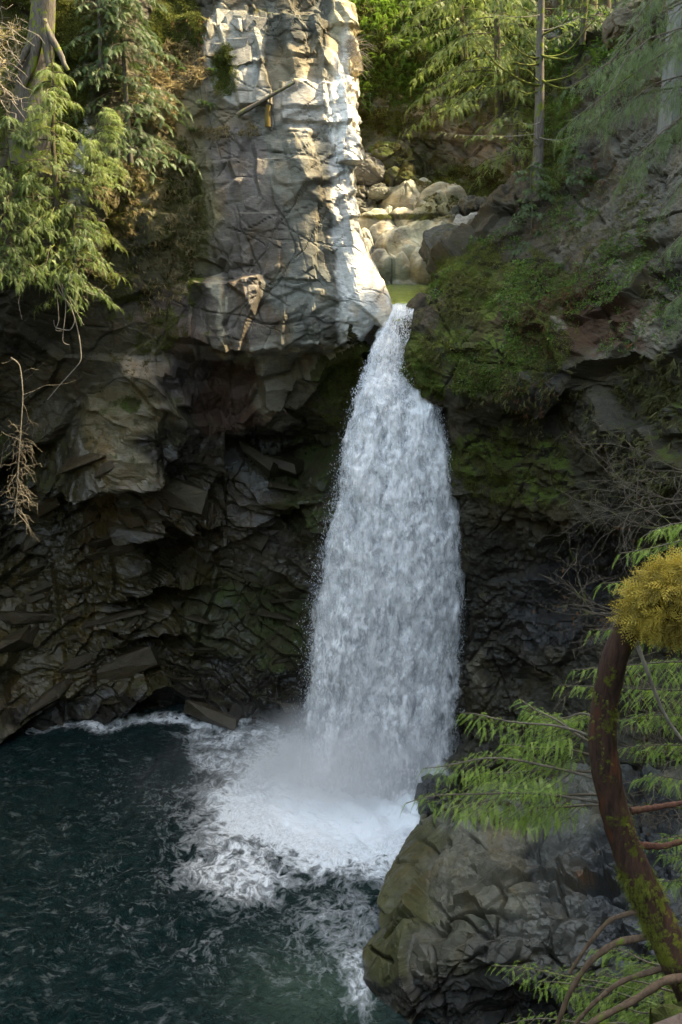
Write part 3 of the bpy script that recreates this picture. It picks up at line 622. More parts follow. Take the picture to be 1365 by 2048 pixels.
def fall_layer(name, nu, off, thick, dens, seed, inset=0.0, amp=1.0, rows=700):
    u = np.linspace(-1, 1, nu); R_ = fr[np.linspace(0, 699, rows).astype(int)]
    V = []; v = np.linspace(0, 1, rows)
    JIT = [16*fbm(np.stack([v*22, v*0+q, v*0+seed], 1), 4, seed+q, .65) for q in (1, 2)]
    for k, (py, l, rr, Yd) in enumerate(R_):
        jl, jr = JIT[0][k], JIT[1][k]; l = l + jl*min(1, v[k]*6); rr = rr + jr*min(1, v[k]*5)
        cx = (l+rr)/2; hw = (rr-l)/2*(1-inset)
        pc = P(cx, py, Yd); pr = P(cx+hw, py, Yd); w = (pr-pc)[0]
        ph = np.maximum(1-u*u, 0)**.5
        th = 1.5*thick*math.tanh(1.3*v[k]+.02)*math.tanh(w/1.8)
        V.append(np.stack([pc[0]+u*w, np.full(nu, pc[1]) - off - th*ph, np.full(nu, pc[2])], 1))
    V = np.array(V); W = V.reshape(-1, 3)
    q = W*np.array([1, 1, .5]); q = q + .35*np.stack([fbm(q*1.3+k*3, 3, seed+k) for k in range(3)], 1)
    f1 = vor(q*1.25, seed)[0]; g1 = vor(q*3.1, seed+50)[0]
    puff = .36*fbm(W*np.array([.55,.55,.3])+3, 3, seed+33) + (1-np.clip(f1, 0, 1))*.40 + .22*fbm(W*np.array([3.2, 1.5, .5])+11, 3, seed+44) + (1-np.clip(g1, 0, 1))*.24 + .25*fbm(q*2.2, 4, seed+9, .6)
    vv = np.repeat(v, nu); uu = np.tile(u, rows)
    a = amp*np.clip(.08+vv*.9, 0, .5)
    # streamlines: the fall is combed into ribs near the lip
    rib = .10*np.sin(uu*11+3*fbm(np.stack([uu*2, vv*3, 0*uu], 1), 2, 5))*np.exp(-vv*3)
    W = W - np.array([0, 1, 0])*((puff-.45)*a + rib)[:, None]
    W[:, 0] += .30*a*fbm(W*np.array([.7, .7, .5])+40, 4, seed+70, .6)/.5
    edge = np.clip((np.abs(uu)-.72)/.28, 0, 1)
    den = dens - .30*edge**1.3 + .10 + .28*np.clip(vv-.80, 0, 1)
    den = den + .16*fbm(W*np.array([.8, .8, .28]), 3, seed+80)
    left = np.exp(-((uu+.45)/.35)**2)*np.clip(1-vv*5, 0, 1)
    den = den + .22*(fbm(np.stack([uu*9, vv*5, 0*uu+seed], 1), 4, seed+91, .6))*np.clip((np.abs(uu)-.45)/.4, 0, 1)
    den = den - .16*left - .45*np.clip(1-vv/.035, 0, 1)
    st = np.stack([uu*.5+.5, vv, den], 1)
    return mesh_np(name, W - np.array(wf.location), gridF(rows, nu)[:, ::-1], True, {'st': st}, M_fall, wf)
fall_layer('water_curtain', 120, -.35, .8, .20, 470, .06, rows=600)
fall_layer('water_curtain', 130, 0, 1.0, .06, 500, .03)
fall_layer('water_curtain', 150, .30, 1.15, -.06, 540, 0, 1.3)
fall_layer('spray_veil', 150, .55, 1.35, -.14, 580, -.04, 1.2)
fall_layer('spray_veil', 150, .8, 1.5, -.22, 620, -.08, 1.2, rows=600)
# single drops and torn clots of water along both edges and over the face
tv = np.array([(1, 0, -.7), (-.5, .87, -.7), (-.5, -.87, -.7), (0, 0, 3.6)], float); tf = np.array([(0, 2, 1), (0, 1, 3), (1, 2, 3), (2, 0, 3)])
nd = 30000; k = rng.integers(20, 690, nd); R_ = fr[k]; side = rng.random(nd)
uu = np.where(side < .42, -1-rng.normal(0, .10, nd)+.06, np.where(side < .6, 1+rng.normal(0, .06, nd)-.08, rng.uniform(-.95, .95, nd)))
cx = (R_[:, 1]+R_[:, 2])/2 + uu*(R_[:, 2]-R_[:, 1])/2
dp = np.array([P(a, b_, c_) for a, b_, c_ in zip(cx, R_[:, 0], R_[:, 3])])
dp[:, 1] -= np.sqrt(np.maximum(0, 1-np.minimum(1, uu**2)))*1.4 + rng.uniform(0, .7, nd)
sz = rng.uniform(.005, .016, nd)*np.where(k < 120, .6, 1)
V = (dp[:, None, :] + tv[None]*sz[:, None, None]).reshape(-1, 3) - np.array(wf.location)
F = (tf[None] + 4*np.arange(nd)[:, None, None]).reshape(-1, 3)
m_, nt, out = newmat('water_drops'); T = NT(nt); b = T.bsdf(Base_Color=(.85, .9, .95, 1), Roughness=.4); nt.links.new(b.outputs[0], out.inputs[0]); M_drop = m_
dr = mesh_np('droplets', V, F, True, None, M_drop, wf); dr['kind'] = 'stuff'

# ------------------------------------------------------------------ mist off the foot of the falls
def mist(name, c, rad, dens, seed, label, inner=.0, col=(.97, .985, 1.0)):
    bm = bmesh.new(); bmesh.ops.create_icosphere(bm, subdivisions=3, radius=1)
    me = bpy.data.meshes.new(name); bm.to_mesh(me); bm.free()
    o = bpy.data.objects.new(name, me); COL.objects.link(o); o.location = c; o.scale = rad
    m, nt, out = newmat(name); T = NT(nt)
    tc = T.n('ShaderNodeTexCoord').outputs['Object']
    ln = T.n('ShaderNodeVectorMath', {0: tc}, operation='LENGTH').outputs['Value']
    fall = T.ramp(ln, .98, inner, 0, 1); fall = T.math('POWER', fall, 1.7)
    ns = T.ramp(T.noise(T.n('ShaderNodeMapping', {'Vector': tc, 'Location': (seed, 0, 0), 'Scale': tuple(r*.32 for r in rad)}).outputs[0], 1.0, 3, .6, .6), .36, .66, .12, 1.2)
    d = T.math('MULTIPLY', T.math('MULTIPLY', fall, ns), dens)
    v = T.n('ShaderNodeVolumeScatter', {'Color': (*col, 1), 'Density': d, 'Anisotropy': .1})
    nt.links.new(v.outputs[0], out.inputs['Volume']); me.materials.append(m)
    tag(o, label, kind='stuff'); return o
c = PZ(705, 1565, 0)
mist('mist', (c[0], c[1]-.3, .8), (5.8, 3.6, 4.0), 2.4, 3.1, 'dense white spray boiling at the foot of the falls', .05)
c = P(762, 1150, 39.2)
mist('mist', (c[0], c[1]-.2, 8.5), (3.9, 2.4, 10.5), .10, 1.7, 'fine spray blowing off the whole height of the falls')
c = PZ(470, 1620, 0)
mist('mist', (c[0], c[1], 1.6), (6.5, 6.0, 3.8), .06, 8.3, 'thin spray drifting over the pool towards the left')
print('t part3', round(time.time()-T0,1))
# ------------------------------------------------------------------ boulders, each a stone of its own
M_bould = rock_material('boulder_stone', 1.5, .6, dip=(.6, -.5, .2), lich=.12)
M_pale = rock_material('pale_boulder_stone', 1.0, .3, dip=(.1, .2, .1), lich=.1)
def boulder(name, c, rad, seed, label, col, moss=.1, wet=.1, rot=(0, 0, 0), sub=5, amp=.22, scale=1.0, mat=None, squash=2.6, group=None, flat=0.0):
    bm = bmesh.new(); bmesh.ops.create_icosphere(bm, subdivisions=sub, radius=1)
    V = np.array([v.co[:] for v in bm.verts]); F = np.array([[v.index for v in f.verts] for f in bm.faces]); bm.free()
    r = (np.abs(V)**squash).sum(1)**(1/squash); V = V/r[:, None]
    W = V*np.array(rad)
    n = V/np.array(rad); n /= np.linalg.norm(n, axis=1, keepdims=True)
    sc = min(rad)*scale
    W = W + n*rock_disp(W+seed*7.7, sc, amp*sc*1.3, (.3, .2, .4), (1.2, 1, .8), seed, 3, crack=.3, fine=.02, seam=.10)[:, None]
    W = W @ euler_m(*rot).T
    k = len(W); q = .85+.3*fbm(W*.8+seed, 3, seed)
    o = mesh_np(name, W, F, False, {'col': np.outer(q, np.array(col)*(.62 if sum(col) < .8 else .9)), 'mw': np.tile([moss, wet, 0], (k, 1))}, mat or M_pale)
    o.location = c; tag(o, label, 'boulder', group); return o
G_UP = 'water-worn boulders beside the upper pool'
up_b = [
 # px, py, Y, half-width px, half-height px, depth m, colour, label, rot
 (905, 505, 46.5, 42, 42, 1.5, (.12, .12, .105), 'dark square-topped block jutting out right of the pale bedrock domes', -.2, .15),
 (975, 443, 50.0, 48, 17, 1.8, (.33, .34, .33), 'smooth light grey sloping slab beside the right bank above the green pool', -.25, .0),
 (942, 470, 49.0, 26, 14, 1.2, (.30, .31, .30), 'light grey slab wedged under the sloping one', -.3, .0),
 (965, 412, 52.6, 32, 14, 1.0, (.13, .13, .115), 'dark grey stone behind the sloping slab', .1, .25),
 (738, 348, 56.6, 36, 30, 1.3, (.17, .165, .15), 'grey boulder with one long crack at the foot of the back wall', .2, .15),
 (792, 352, 56.4, 24, 22, 1.1, (.09, .09, .07), 'dark mossy boulder right of the long-cracked one', .1, .45),
 (782, 318, 57.0, 32, 24, 1.2, (.10, .10, .075), 'mossy green-stained boulder leaning on the back wall', .1, .45),
 (757, 385, 55.8, 20, 11, .8, (.22, .22, .18), 'small pale cobble below the long-cracked boulder', .0, .1),
 (722, 412, 55.4, 22, 14, .9, (.15, .15, .13), 'small dark grey stone against the buttress edge', .2, .2),
 (716, 384, 55.9, 16, 10, .7, (.19, .18, .16), 'smallest stone in the gap beside the buttress', .1, .2),
]
for k, (px, py, Y, hx, hy, dep, col, label, ry, moss) in enumerate(up_b):
    c = P(px, py, Y+dep*.4); t = FPX/np.linalg.norm(c-np.array([0, 0, CH]))
    boulder('boulder', c, (hx/t*1.25, dep*1.2, hy/t*1.2), 900+k*13, label, col, moss+.15, .08, (0, ry, .2*math.sin(k*3)), 5, .20, 1.5, None, 2.6, G_UP)

# --- the great water-smoothed boulder at the lower right, a net of its own
def PB(px, py, Y): return P(px, py, Y)
bl_rows = [ # left silhouette px, then faces; each row: list of (px,py,Y)
 [(845, 1640, 37.0), (880, 1632, 36.6), (940, 1600, 36.5), (1020, 1575, 36.2), (1110, 1560, 35.8), (1200, 1545, 35), (1300, 1530, 34), (1450, 1520, 32)],
 [(838, 1650, 35.2), (872, 1655, 34.2), (930, 1650, 33.6), (1010, 1625, 33.4), (1100, 1605, 33), (1190, 1590, 32.3), (1290, 1580, 31.2), (1450, 1570, 29)],
 [(822, 1668, 34.6), (852, 1690, 33.2), (920, 1700, 32.2), (1005, 1690, 31.8), (1095, 1680, 31.5), (1180, 1665, 31), (1280, 1650, 30), (1450, 1640, 28)],
 [(793, 1716, 33.7), (826, 1745, 32.0), (900, 1760, 31.0), (990, 1755, 30.6), (1085, 1745, 30.4), (1175, 1735, 30), (1275, 1720, 29), (1450, 1710, 27.2)],
 [(764, 1772, 32.5), (800, 1800, 30.9), (880, 1820, 29.9), (975, 1820, 29.4), (1075, 1815, 29.2), (1170, 1805, 28.8), (1275, 1790, 28.0), (1450, 1780, 26.5)],
 [(742, 1828, 31.2), (775, 1855, 29.8), (860, 1875, 28.8), (960, 1880, 28.3), (1065, 1880, 28.1), (1165, 1870, 27.8), (1275, 1860, 27.1), (1450, 1850, 25.8)],
 [(727, 1884, 30.0), (760, 1905, 28.8), (850, 1925, 27.8), (950, 1935, 27.3), (1055, 1940, 27.2), (1160, 1935, 27), (1275, 1925, 26.3), (1450, 1915, 25)],
 [(724, 1928, 29.0), (752, 1952, 28.0), (840, 1970, 27.2), (945, 1985, 26.8), (1050, 1995, 26.6), (1155, 1995, 26.4), (1275, 1990, 25.7), (1450, 1980, 24.6)],
]
netB = []
ZB = [[.8, 1.5, 2.5, 3, 3.5, 4, 4.5, 5], [.8, 1.8, 3, 3.6, 4, 4.4, 5, 5.5], [.9, 2, 3.2, 3.9, 4.3, 4.6, 5.2, 5.6], [.8, 1.9, 3.2, 3.9, 4.3, 4.7, 5.2, 5.6],
      [.7, 1.7, 3, 3.7, 4.2, 4.6, 5.1, 5.5], [.6, 1.4, 2.6, 3.3, 3.8, 4.3, 4.9, 5.3], [.5, 1.0, 2.0, 2.7, 3.2, 3.8, 4.5, 5], [.3, .6, 1.2, 1.7, 2.2, 2.9, 3.7, 4.4]]
for rz, row in zip(ZB, bl_rows):
    pts = [PZ(p[0], p[1], z_) for z_, p in zip(rz, row)]; e = pts[0]
    netB.append([e+np.array([2.4, 2.6, -1.6]), e+np.array([.5, 1.2, -.5])] + pts)
zr = []
for p in netB[-1]:
    q = p.copy(); q[2] = .05; q[1] = max(p[1]-.15, 5) + .5; zr.append(q)
foot = [(745, 1972), (738, 1962), (736, 1972), (762, 1992), (835, 2030), (930, 2070), (1045, 2110), (1150, 2140), (1275, 2160), (1450, 2190)]
zr2 = [PZ(x, y, -.1) for x, y in foot]; zr2[0] = netB[-1][0]*np.array([1, 1, 0])+np.array([0, 0, -1.5]); zr2[1] = netB[-1][1]*np.array([1, 1, 0])+np.array([0, 0, -.6])
netB.append(zr2); netB.append([p+np.array([.3, .8, -2.5]) for p in zr2])
netB = [[p+np.array([.8, 2.0, -1.6]) for p in netB[0]]] + netB
def ampB(px, py, W):
    return (.75 + .5*np.clip((px-1000)/150, 0, 1))*np.clip((px-(720+.6*np.clip(1900-py, 0, 300)*.7))/110, .25, 1)
def featB(W):
    px, py, d = project(W); q = np.stack([px/90, py/90, 0*px], 1)
    wx = px+22*fbm(q, 3, 33); wy = py+22*fbm(q+5, 3, 34)
    # deep flute worn behind the left rim, and scalloped hollows
    g = -1.0*np.exp(-((wx - (905-.85*(wy-1660)))/26)**2)*np.clip((wy-1650)/50, 0, 1)*np.clip((1900-wy)/80, 0, 1)
    r = 0
    for cx, cy, rx, ry, a in ((1070, 1700, 50, 40, -.5), (960, 1760, 45, 35, -.4), (870, 1840, 50, 40, -.35), (1010, 1850, 70, 40, -.4), (1130, 1800, 60, 40, -.4), (930, 1960, 60, 45, -.35), (1100, 1900, 50, 40, -.3), (1000, 1700, 40, 30, -.3)):
        dd = np.sqrt(((wx-cx)/rx)**2+((wy-cy)/ry)**2); r = r + a*np.clip(1-dd, 0, 1)**.8
    q3 = (W @ euler_m(.7, -.6, .3))*np.array([.35, .35, 1.1])
    r = r + .10*fbm(q3, 4, 35)
    return g + r
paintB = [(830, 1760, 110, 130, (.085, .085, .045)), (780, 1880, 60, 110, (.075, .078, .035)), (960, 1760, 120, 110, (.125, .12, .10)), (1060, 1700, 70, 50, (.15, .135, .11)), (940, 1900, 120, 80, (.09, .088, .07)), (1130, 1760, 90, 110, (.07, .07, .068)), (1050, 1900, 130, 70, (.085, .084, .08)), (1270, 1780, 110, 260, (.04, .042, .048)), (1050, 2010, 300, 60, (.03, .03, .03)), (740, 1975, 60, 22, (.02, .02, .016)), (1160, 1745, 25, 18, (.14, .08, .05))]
og, VB, nB_ = build_cliff('boulder', netB, 420, 460, M_bould, (.12, .116, .092), [tuple(b[:4])+(tuple(np.array(b[4])*np.array([1.02, 1.0, .86])),)+tuple(b[5:]) for b in paintB], [.12, (800, 1800, 80, 160, (.2,)*3), (960, 1620, 140, 30, (.45,)*3)], [.45, (790, 1840, 90, 170, (.75,)*3), (1230, 1850, 200, 200, (.8,)*3)],
    dict(scale=2.2, amp=.8, dip=(.5, -.5, .2), stretch=(1.5, 1.2, .7), seed=205, levels=4, fine=.02, seam=.05, crack=.18, fall=.45), seed=210, amp_mask=ampB, extra=featB, smooth=False, kind=None, pscale=.85, crk=.22)
tag(og, 'great water-smoothed fluted boulder at the lower right, wet grey and olive', 'boulder')
c = PZ(862, 1622, .4); boulder('boulder', c+np.array([0.3, .6, .3]), (.75, 1.0, .8), 777, 'dark wet rounded rock between the falls\' foot and the great boulder', (.05, .05, .045), .15, .8, (0, .2, 0), 5, .2, 1, M_bould)

# --- angular slabs standing proud of the dark undercut wall, each a stone
def snapto(V, px, py, N):
    X_, Y_, D_ = snapto.cache.setdefault(id(V), project(V))
    k = np.argmin((X_-px)**2+(Y_-py)**2 + np.where(D_ < 1, 1e9, 0)); return V[k], N[k]
snapto.cache = {}
def slab_mesh(seed, fl):
    r = random.Random(seed); bm = bmesh.new()
    for _ in range(13):
        v = Vector((r.uniform(-1, 1), r.uniform(-1, 1), r.uniform(-1, 1)*fl))
        s_ = max(abs(v.x), abs(v.y), abs(v.z)/fl); v = v/s_*r.uniform(.75, 1)
        bm.verts.new(v)
    res = bmesh.ops.convex_hull(bm, input=bm.verts)
    bmesh.ops.delete(bm, geom=[g for g in res['geom_interior'] if isinstance(g, bmesh.types.BMVert)], context='VERTS')
    me = bpy.data.meshes.new('rock_slab'); bm.to_mesh(me); bm.free(); return me
def plain_rock(name, col, wet, sc=2.2, rough0=.3):
    m, nt, out = newmat(name); T = NT(nt); tc = T.n('ShaderNodeTexCoord').outputs['Object']
    oi = T.n('ShaderNodeObjectInfo'); rn_ = oi.outputs['Random']
    tv_ = T.n('ShaderNodeVectorMath', {0: tc, 1: T.n('ShaderNodeCombineXYZ', {0: T.math('MULTIPLY', rn_, 40)}).outputs[0]}, operation='ADD').outputs[0]
    n1 = T.noise(tv_, sc, 6, .7, .6); n2 = T.noise(tv_, sc*5, 5, .7)
    c = T.mix(T.ramp(n1, .3, .7), tuple(x*.45 for x in col), tuple(x*1.6 for x in col))
    c = T.mix(T.ramp(T.noise(tv_, sc*.7, 5, .7), .56, .66, 0, .8), c, (.026, .03, .006))
    c = T.mix(T.math('MULTIPLY', rn_, .5), c, (.05, .035, .018))
    bp = T.n('ShaderNodeBump', {'Height': T.math('ADD', n1, T.math('MULTIPLY', n2, .4)), 'Strength': .6, 'Distance': .25})
    b = T.bsdf(Base_Color=c, Roughness=T.ramp(n2, .3, .7, rough0, .8), Normal=bp.outputs[0])
    nt.links.new(b.outputs[0], out.inputs[0]); return m
M_slab = plain_rock('slab_stone', (.040, .030, .014), .6)
M_slabp = plain_rock('pale_slab_stone', (.26, .25, .22), .1, 2.2, .6)
protos = [slab_mesh(300+k, f) for k, f in enumerate((.3, .38, .45, .5, .3, .4, .6, .35))]
for me in protos: me.materials.append(M_slab)
pr2 = [slab_mesh(340+k, f) for k, f in enumerate((.5, .6, .7, .5))]
for me in pr2: me.materials.append(M_slabp)
R_ = random.Random(5)
def put_slab(px, py, s, V, N, me, parent, tilt, sink=.35, name='rock_slab'):
    p, n = snapto(V, px, py, N)
    o = bpy.data.objects.new(name, me); COL.objects.link(o); o.parent = parent
    o.location = Vector(p) + Vector(n)*s*(-sink)
    o.rotation_euler = (tilt[0]+R_.uniform(-.3, .3), tilt[1]+R_.uniform(-.25, .25), R_.uniform(-.5, .5))
    o.scale = (s*R_.uniform(.9, 1.6), s*R_.uniform(.8, 1.1), s*R_.uniform(.7, 1.1)); return o
for k in range(64):
    px = R_.uniform(-10, 600); py = R_.uniform(930, 1430)
    til = (-.25, .45 if 330 < px < 610 and py < 1180 else (-.35 if px < 330 else .15))
    put_slab(px, py, R_.choice((.4, .6, .9, 1.3)), VL, nL, R_.choice(protos), cliffL, til, .5)
for k in range(14):
    put_slab(R_.uniform(425, 515), R_.uniform(30, 115), R_.uniform(.35, .55), VL, nL, R_.choice(pr2), cliffL, (1.3, 0), .2)
print('t part4', round(time.time()-T0,1))
# ------------------------------------------------------------------ growing things
UPV = np.array([0, 0, 1.0])
def unit(v): v = np.asarray(v, float); return v/(math.sqrt(v[0]*v[0]+v[1]*v[1]+v[2]*v[2])+1e-9)
def cross3(a, b): return np.array([a[1]*b[2]-a[2]*b[1], a[2]*b[0]-a[0]*b[2], a[0]*b[1]-a[1]*b[0]])
def sn(p, s=0.0):
    """cheap lumpy noise at one point"""
    x, y, z = float(p[0]), float(p[1]), float(p[2]); r = 0
    for k, a in ((1.0, .5), (2.1, .3), (4.3, .2)):
        r += a*math.sin(k*(x*1.9+z*.7)+s+1.3*math.sin(k*y*1.7+s))*math.cos(k*(z*1.6-y*.9)+s*2+math.sin(k*x*1.3))
    return r
class Wood:
    def __init__(s): s.V = []; s.F = []; s.n = 0
    def tube(s, pts, radii, k=5):
        pts = np.asarray(pts, float); m = len(pts); radii = np.asarray(radii, float)
        T_ = np.gradient(pts, axis=0); T_ /= np.linalg.norm(T_, axis=1, keepdims=True)+1e-9
        a = unit(np.cross(T_[0], [0.3, .2, 1])); 
        ang = np.linspace(0, 2*math.pi, k, endpoint=False)
        R = []
        for i in range(m):
            a = unit(a - T_[i]*a.dot(T_[i])); b = cross3(T_[i], a)
            R.append(pts[i] + radii[i]*(np.cos(ang)[:, None]*a + np.sin(ang)[:, None]*b))
        s.V.append(np.concatenate(R)); i = np.arange(m*k).reshape(m, k)+s.n; j = np.roll(i, -1, 1)
        s.F.append(np.stack([i[:-1].ravel(), j[:-1].ravel(), j[1:].ravel(), i[1:].ravel()], 1)); s.n += m*k
    def build(s, name, mat, parent=None, origin=None):
        if not s.V: return None
        V = np.concatenate(s.V)
        if parent is not None: V = V - np.array(org(parent))
        return mesh_np(name, V, np.concatenate(s.F), True, None, mat, parent)
def org(o):
    p = Vector(o.location)
    while o.parent: o = o.parent; p = p + o.location
    return p
def curve(p0, p1, sag=0.0, n=10, wob=0.0, r=None):
    t = np.linspace(0, 1, n)[:, None]; p0 = np.asarray(p0, float); p1 = np.asarray(p1, float)
    c = p0*(1-t)+p1*t; c[:, 2] += (sag*4*t*(1-t))[:, 0]
    if wob:
        f_ = t[:, 0]; env = np.minimum(f_*1.5, 1)
        for k in range(3):
            c[:, k] += wob*env*(.5*math.sin(1)*np.sin(f_*random.uniform(3, 7)+random.uniform(0, 6.28)) + .3*np.sin(f_*random.uniform(8, 14)+random.uniform(0, 6.28)))*.9
    return c
def leaflet(Q, b, d, l, w, nrm=(0, 0, 1), curl=-.12):
    b = np.asarray(b, float); d = unit(d); p = unit(cross3(nrm, d))
    dz = np.array([0, 0, curl*l])
    Q.append([b, b+d*l*.45+p*w, b+d*l+dz, b+d*l*.45-p*w])
def cedar_spray(n, sub, seed, wid=.185):
    r = random.Random(seed); Q = []
    def rz(x): return -.30*x*x
    for i in range(n):
        x = .06+.9*i/n
        for s_ in (-1, 1):
            L = (wid*(1-x)**.65+.035)*r.uniform(.8, 1.1); a = math.radians(r.uniform(36, 50))
            d = np.array([math.cos(a), s_*math.sin(a), -.25]); b = np.array([x+.02*s_, 0, rz(x)])
            if sub == 0: leaflet(Q, b, d, L, .018+.020*(1-x)); continue
            leaflet(Q, b, d, L, .008)
            for k in range(sub):
                t = (k+.6)/sub; bb = b+d*L*t*.92 + np.array([0, 0, -.1*L*t*t])
                for s2 in (-1, 1):
                    a2 = math.atan2(d[1], d[0])+s2*math.radians(36); l2 = (.40*L*(1-t)**.6+.022)
                    leaflet(Q, bb, (math.cos(a2), math.sin(a2), -.3), l2, .115*l2)
    leaflet(Q, (.9, 0, rz(.9)), (1, 0, -.5), .16, .02); leaflet(Q, (0, 0, 0), (1, 0, -.2), .55, .012)
    return np.array(Q)
def hemlock_spray(seed):
    r = random.Random(seed); Q = []
    for i in range(11):
        x = .04+.9*i/11
        for s_ in (-1, 1):
            L = (.30*(1-x)+.06)*r.uniform(.8, 1.15); a = math.radians(r.uniform(55, 72))
            leaflet(Q, (x, 0, -.12*x*x), (math.cos(a), s_*math.sin(a), -.1), L, .032)
    leaflet(Q, (0, 0, 0), (1, 0, -.12), 1.0, .03); return np.array(Q)
def fern_frond(seed, n=13):
    r = random.Random(seed); Q = []
    def pt(x): return np.array([x*.92, 0, .75*x-1.05*x*x])
    for i in range(n):
        x = .1+.88*i/n; L = .20*math.sin(math.pi*min(1, .25+.8*x))**.8*(1.05-x*.75)+.02
        for s_ in (-1, 1):
            leaflet(Q, pt(x), (.25, s_, -.15), L*r.uniform(.85, 1.1), .028)
    leaflet(Q, pt(0), pt(.6), np.linalg.norm(pt(.6)), .012); leaflet(Q, pt(.5), pt(1)-pt(.5), .62, .012)
    return np.array(Q)
def leafclump(seed, n=9, w=.32):
    r = random.Random(seed); Q = []
    for i in range(n):
        d = unit((r.gauss(0, 1), r.gauss(0, 1), r.gauss(.4, .7))); leaflet(Q, d*r.uniform(.1, .75), unit(d+np.array([r.gauss(0, .5), r.gauss(0, .5), -.2])), r.uniform(.35, .6), w*r.uniform(.5, .9), unit((r.gauss(0, 1), r.gauss(0, 1), 1)))
    return np.array(Q)
def grass_tuft(seed, n=10, w=.022):
    r = random.Random(seed); Q = []
    for i in range(n):
        a = r.uniform(0, 6.28); sp = r.uniform(.1, .5); L = r.uniform(.6, 1.0)
        d = np.array([math.cos(a)*sp, math.sin(a)*sp, 1]); m_ = d*L*.5; e = m_ + np.array([d[0]*L*.9, d[1]*L*.9, L*.18])
        p = np.array([-math.sin(a), math.cos(a), 0])*w
        Q.append([-p*.6, p*.6, m_+p, m_-p]); Q.append([m_-p, m_+p, e+p*.15, e-p*.15])
    return np.array(Q)
CED_HI = [cedar_spray(14, 2, k, .15) for k in range(4)]
CED_MID = [cedar_spray(11, 1, 10+k) for k in range(3)]
CED_LO = [cedar_spray(9, 0, 20+k, .25) for k in range(3)]
HEM = [hemlock_spray(k) for k in range(3)]
FERN = [fern_frond(k) for k in range(3)]
CLUMP = [leafclump(k) for k in range(5)]
CLUMPS = [leafclump(k+20, 12, .16) for k in range(4)]
GRASS = [grass_tuft(k) for k in range(5)]
class Fol:
    def __init__(s, temps): s.t = temps; s.items = [[] for _ in temps]
    def add(s, pos, d, up=UPV, sc=1.0, tint=None):
        k = random.randrange(len(s.t)); x = unit(d); z = np.asarray(up, float) - x*np.dot(up, x)
        z = unit(z) if z.dot(z) > .0025 else unit(cross3(x, [1, 0, .1])); y = cross3(z, x)
        s.items[k].append((np.asarray(pos, float), np.array([x, y, z]).T*sc, random.random() if tint is None else tint))
    def build(s, name, mat, parent=None):
        Vs = []; ts = []; 
        for T_, it in zip(s.t, s.items):
            if not it: continue
            P_ = np.array([i[0] for i in it]); M = np.array([i[1] for i in it]); tn = np.array([i[2] for i in it])
            q = T_.reshape(-1, 3); V = np.einsum('nij,kj->nki', M, q) + P_[:, None]
            Vs.append(V.reshape(-1, 3)); ts.append(np.repeat(tn, len(q)))
        if not Vs: return None
        V = np.concatenate(Vs); t = np.concatenate(ts)
        if parent is not None: V = V - np.array(org(parent))
        return mesh_np(name, V, np.arange(len(V)).reshape(-1, 4), False, {'tint': t}, mat, parent)
def temps_hi(Fo): return Fo.t is CED_HI
def branch(W_, Fo, p0, p1, sag=.0, r0=.02, n=14, sl=.4, hang=.35, t0=.25, wob=.05, side=.8, twigs=0, k=5, upt=0.0, fwd=.6):
    """one bough: wood, side twigs, and drooping sprays along both"""
    c = curve(p0, p1, sag, 12, wob); L = np.linalg.norm(c[-1]-c[0])
    if W_ is not None: W_.tube(c, np.linspace(r0, r0*.25, 12), k)
    T_ = np.gradient(c, axis=0); s_ = random.choice((-1, 1)); TU = [tuple(v) for v in T_]
    for i in range(n):
        t = t0+(1-t0)*(i+random.random()*.6)/n; f = min(t*11, 10.99); a = int(f); p = c[a]*(1-(f-a))+c[a+1]*(f-a); tg = unit(T_[a])
        sd = unit(cross3(tg, UPV))*s_; s_ = -s_
        sc = sl*(1.15-.55*t)*random.uniform(.75, 1.15)
        if twigs and t < .88:
            tl = twigs*L*(1.1-t)*random.uniform(.7, 1.1); e = p + unit(tg*.7+sd*.8-UPV*hang*.5)*tl
            branch(W_, Fo, p, e, -.05*tl, r0*.3, max(3, int(tl/sl*4.6 if temps_hi(Fo) else tl/sl*3.2)), sl*.8, hang, .2, wob*.4, .8, 0, 3)
        else:
            d = tg*fwd+sd*side-UPV*hang+np.array([random.gauss(0, .12) for _ in range(3)])
            Fo.add(p, d, UPV+sd*.2+.25*np.array([random.gauss(0, 1) for _ in range(3)]), sc)
    Fo.add(c[-1], T_[-1]-UPV*.1*L, UPV, sl*.75)

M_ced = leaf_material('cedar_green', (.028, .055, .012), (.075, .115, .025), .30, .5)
M_cedS = leaf_material('cedar_green_sunlit', (.06, .10, .02), (.15, .19, .05), .40, .5)  # lit copy of the cedar green, sun painted into the leaf colour
M_cedF = leaf_material('fresh_cedar_green', (.065, .125, .018), (.22, .31, .05), .32, .45, (.33, .40, .11))
M_hem = leaf_material('hemlock_green', (.022, .046, .013), (.065, .105, .032), .25, .5)
M_fern = leaf_material('fern_green', (.03, .07, .010), (.085, .15, .02), .35, .5)
M_leaf = leaf_material('ground_leaf_green', (.03, .07, .010), (.10, .17, .03), .3, .45)
M_mossl = leaf_material('moss_green', (.035, .045, .007), (.11, .12, .018), .1, .9)
M_straw = leaf_material('dry_grass_straw', (.12, .095, .045), (.30, .24, .13), .3, .7)
M_olive = leaf_material('hanging_grass', (.05, .055, .015), (.13, .12, .045), .25, .7)
M_rust = leaf_material('dead_fern_rust', (.06, .028, .012), (.14, .065, .03), .15, .8)
M_bark = bark_material('grey_bark', (.05, .042, .035), (.13, .115, .10), .25)
M_barkm = bark_material('mossy_bark', (.035, .028, .018), (.08, .065, .045), .3)
M_twig = bark_material('pale_twig', (.13, .11, .09), (.26, .23, .19), 0)
M_twigd = bark_material('dark_twig', (.06, .048, .035), (.13, .105, .08), .15)
random.seed(21)
def px2m(Y): return Y/1900.0
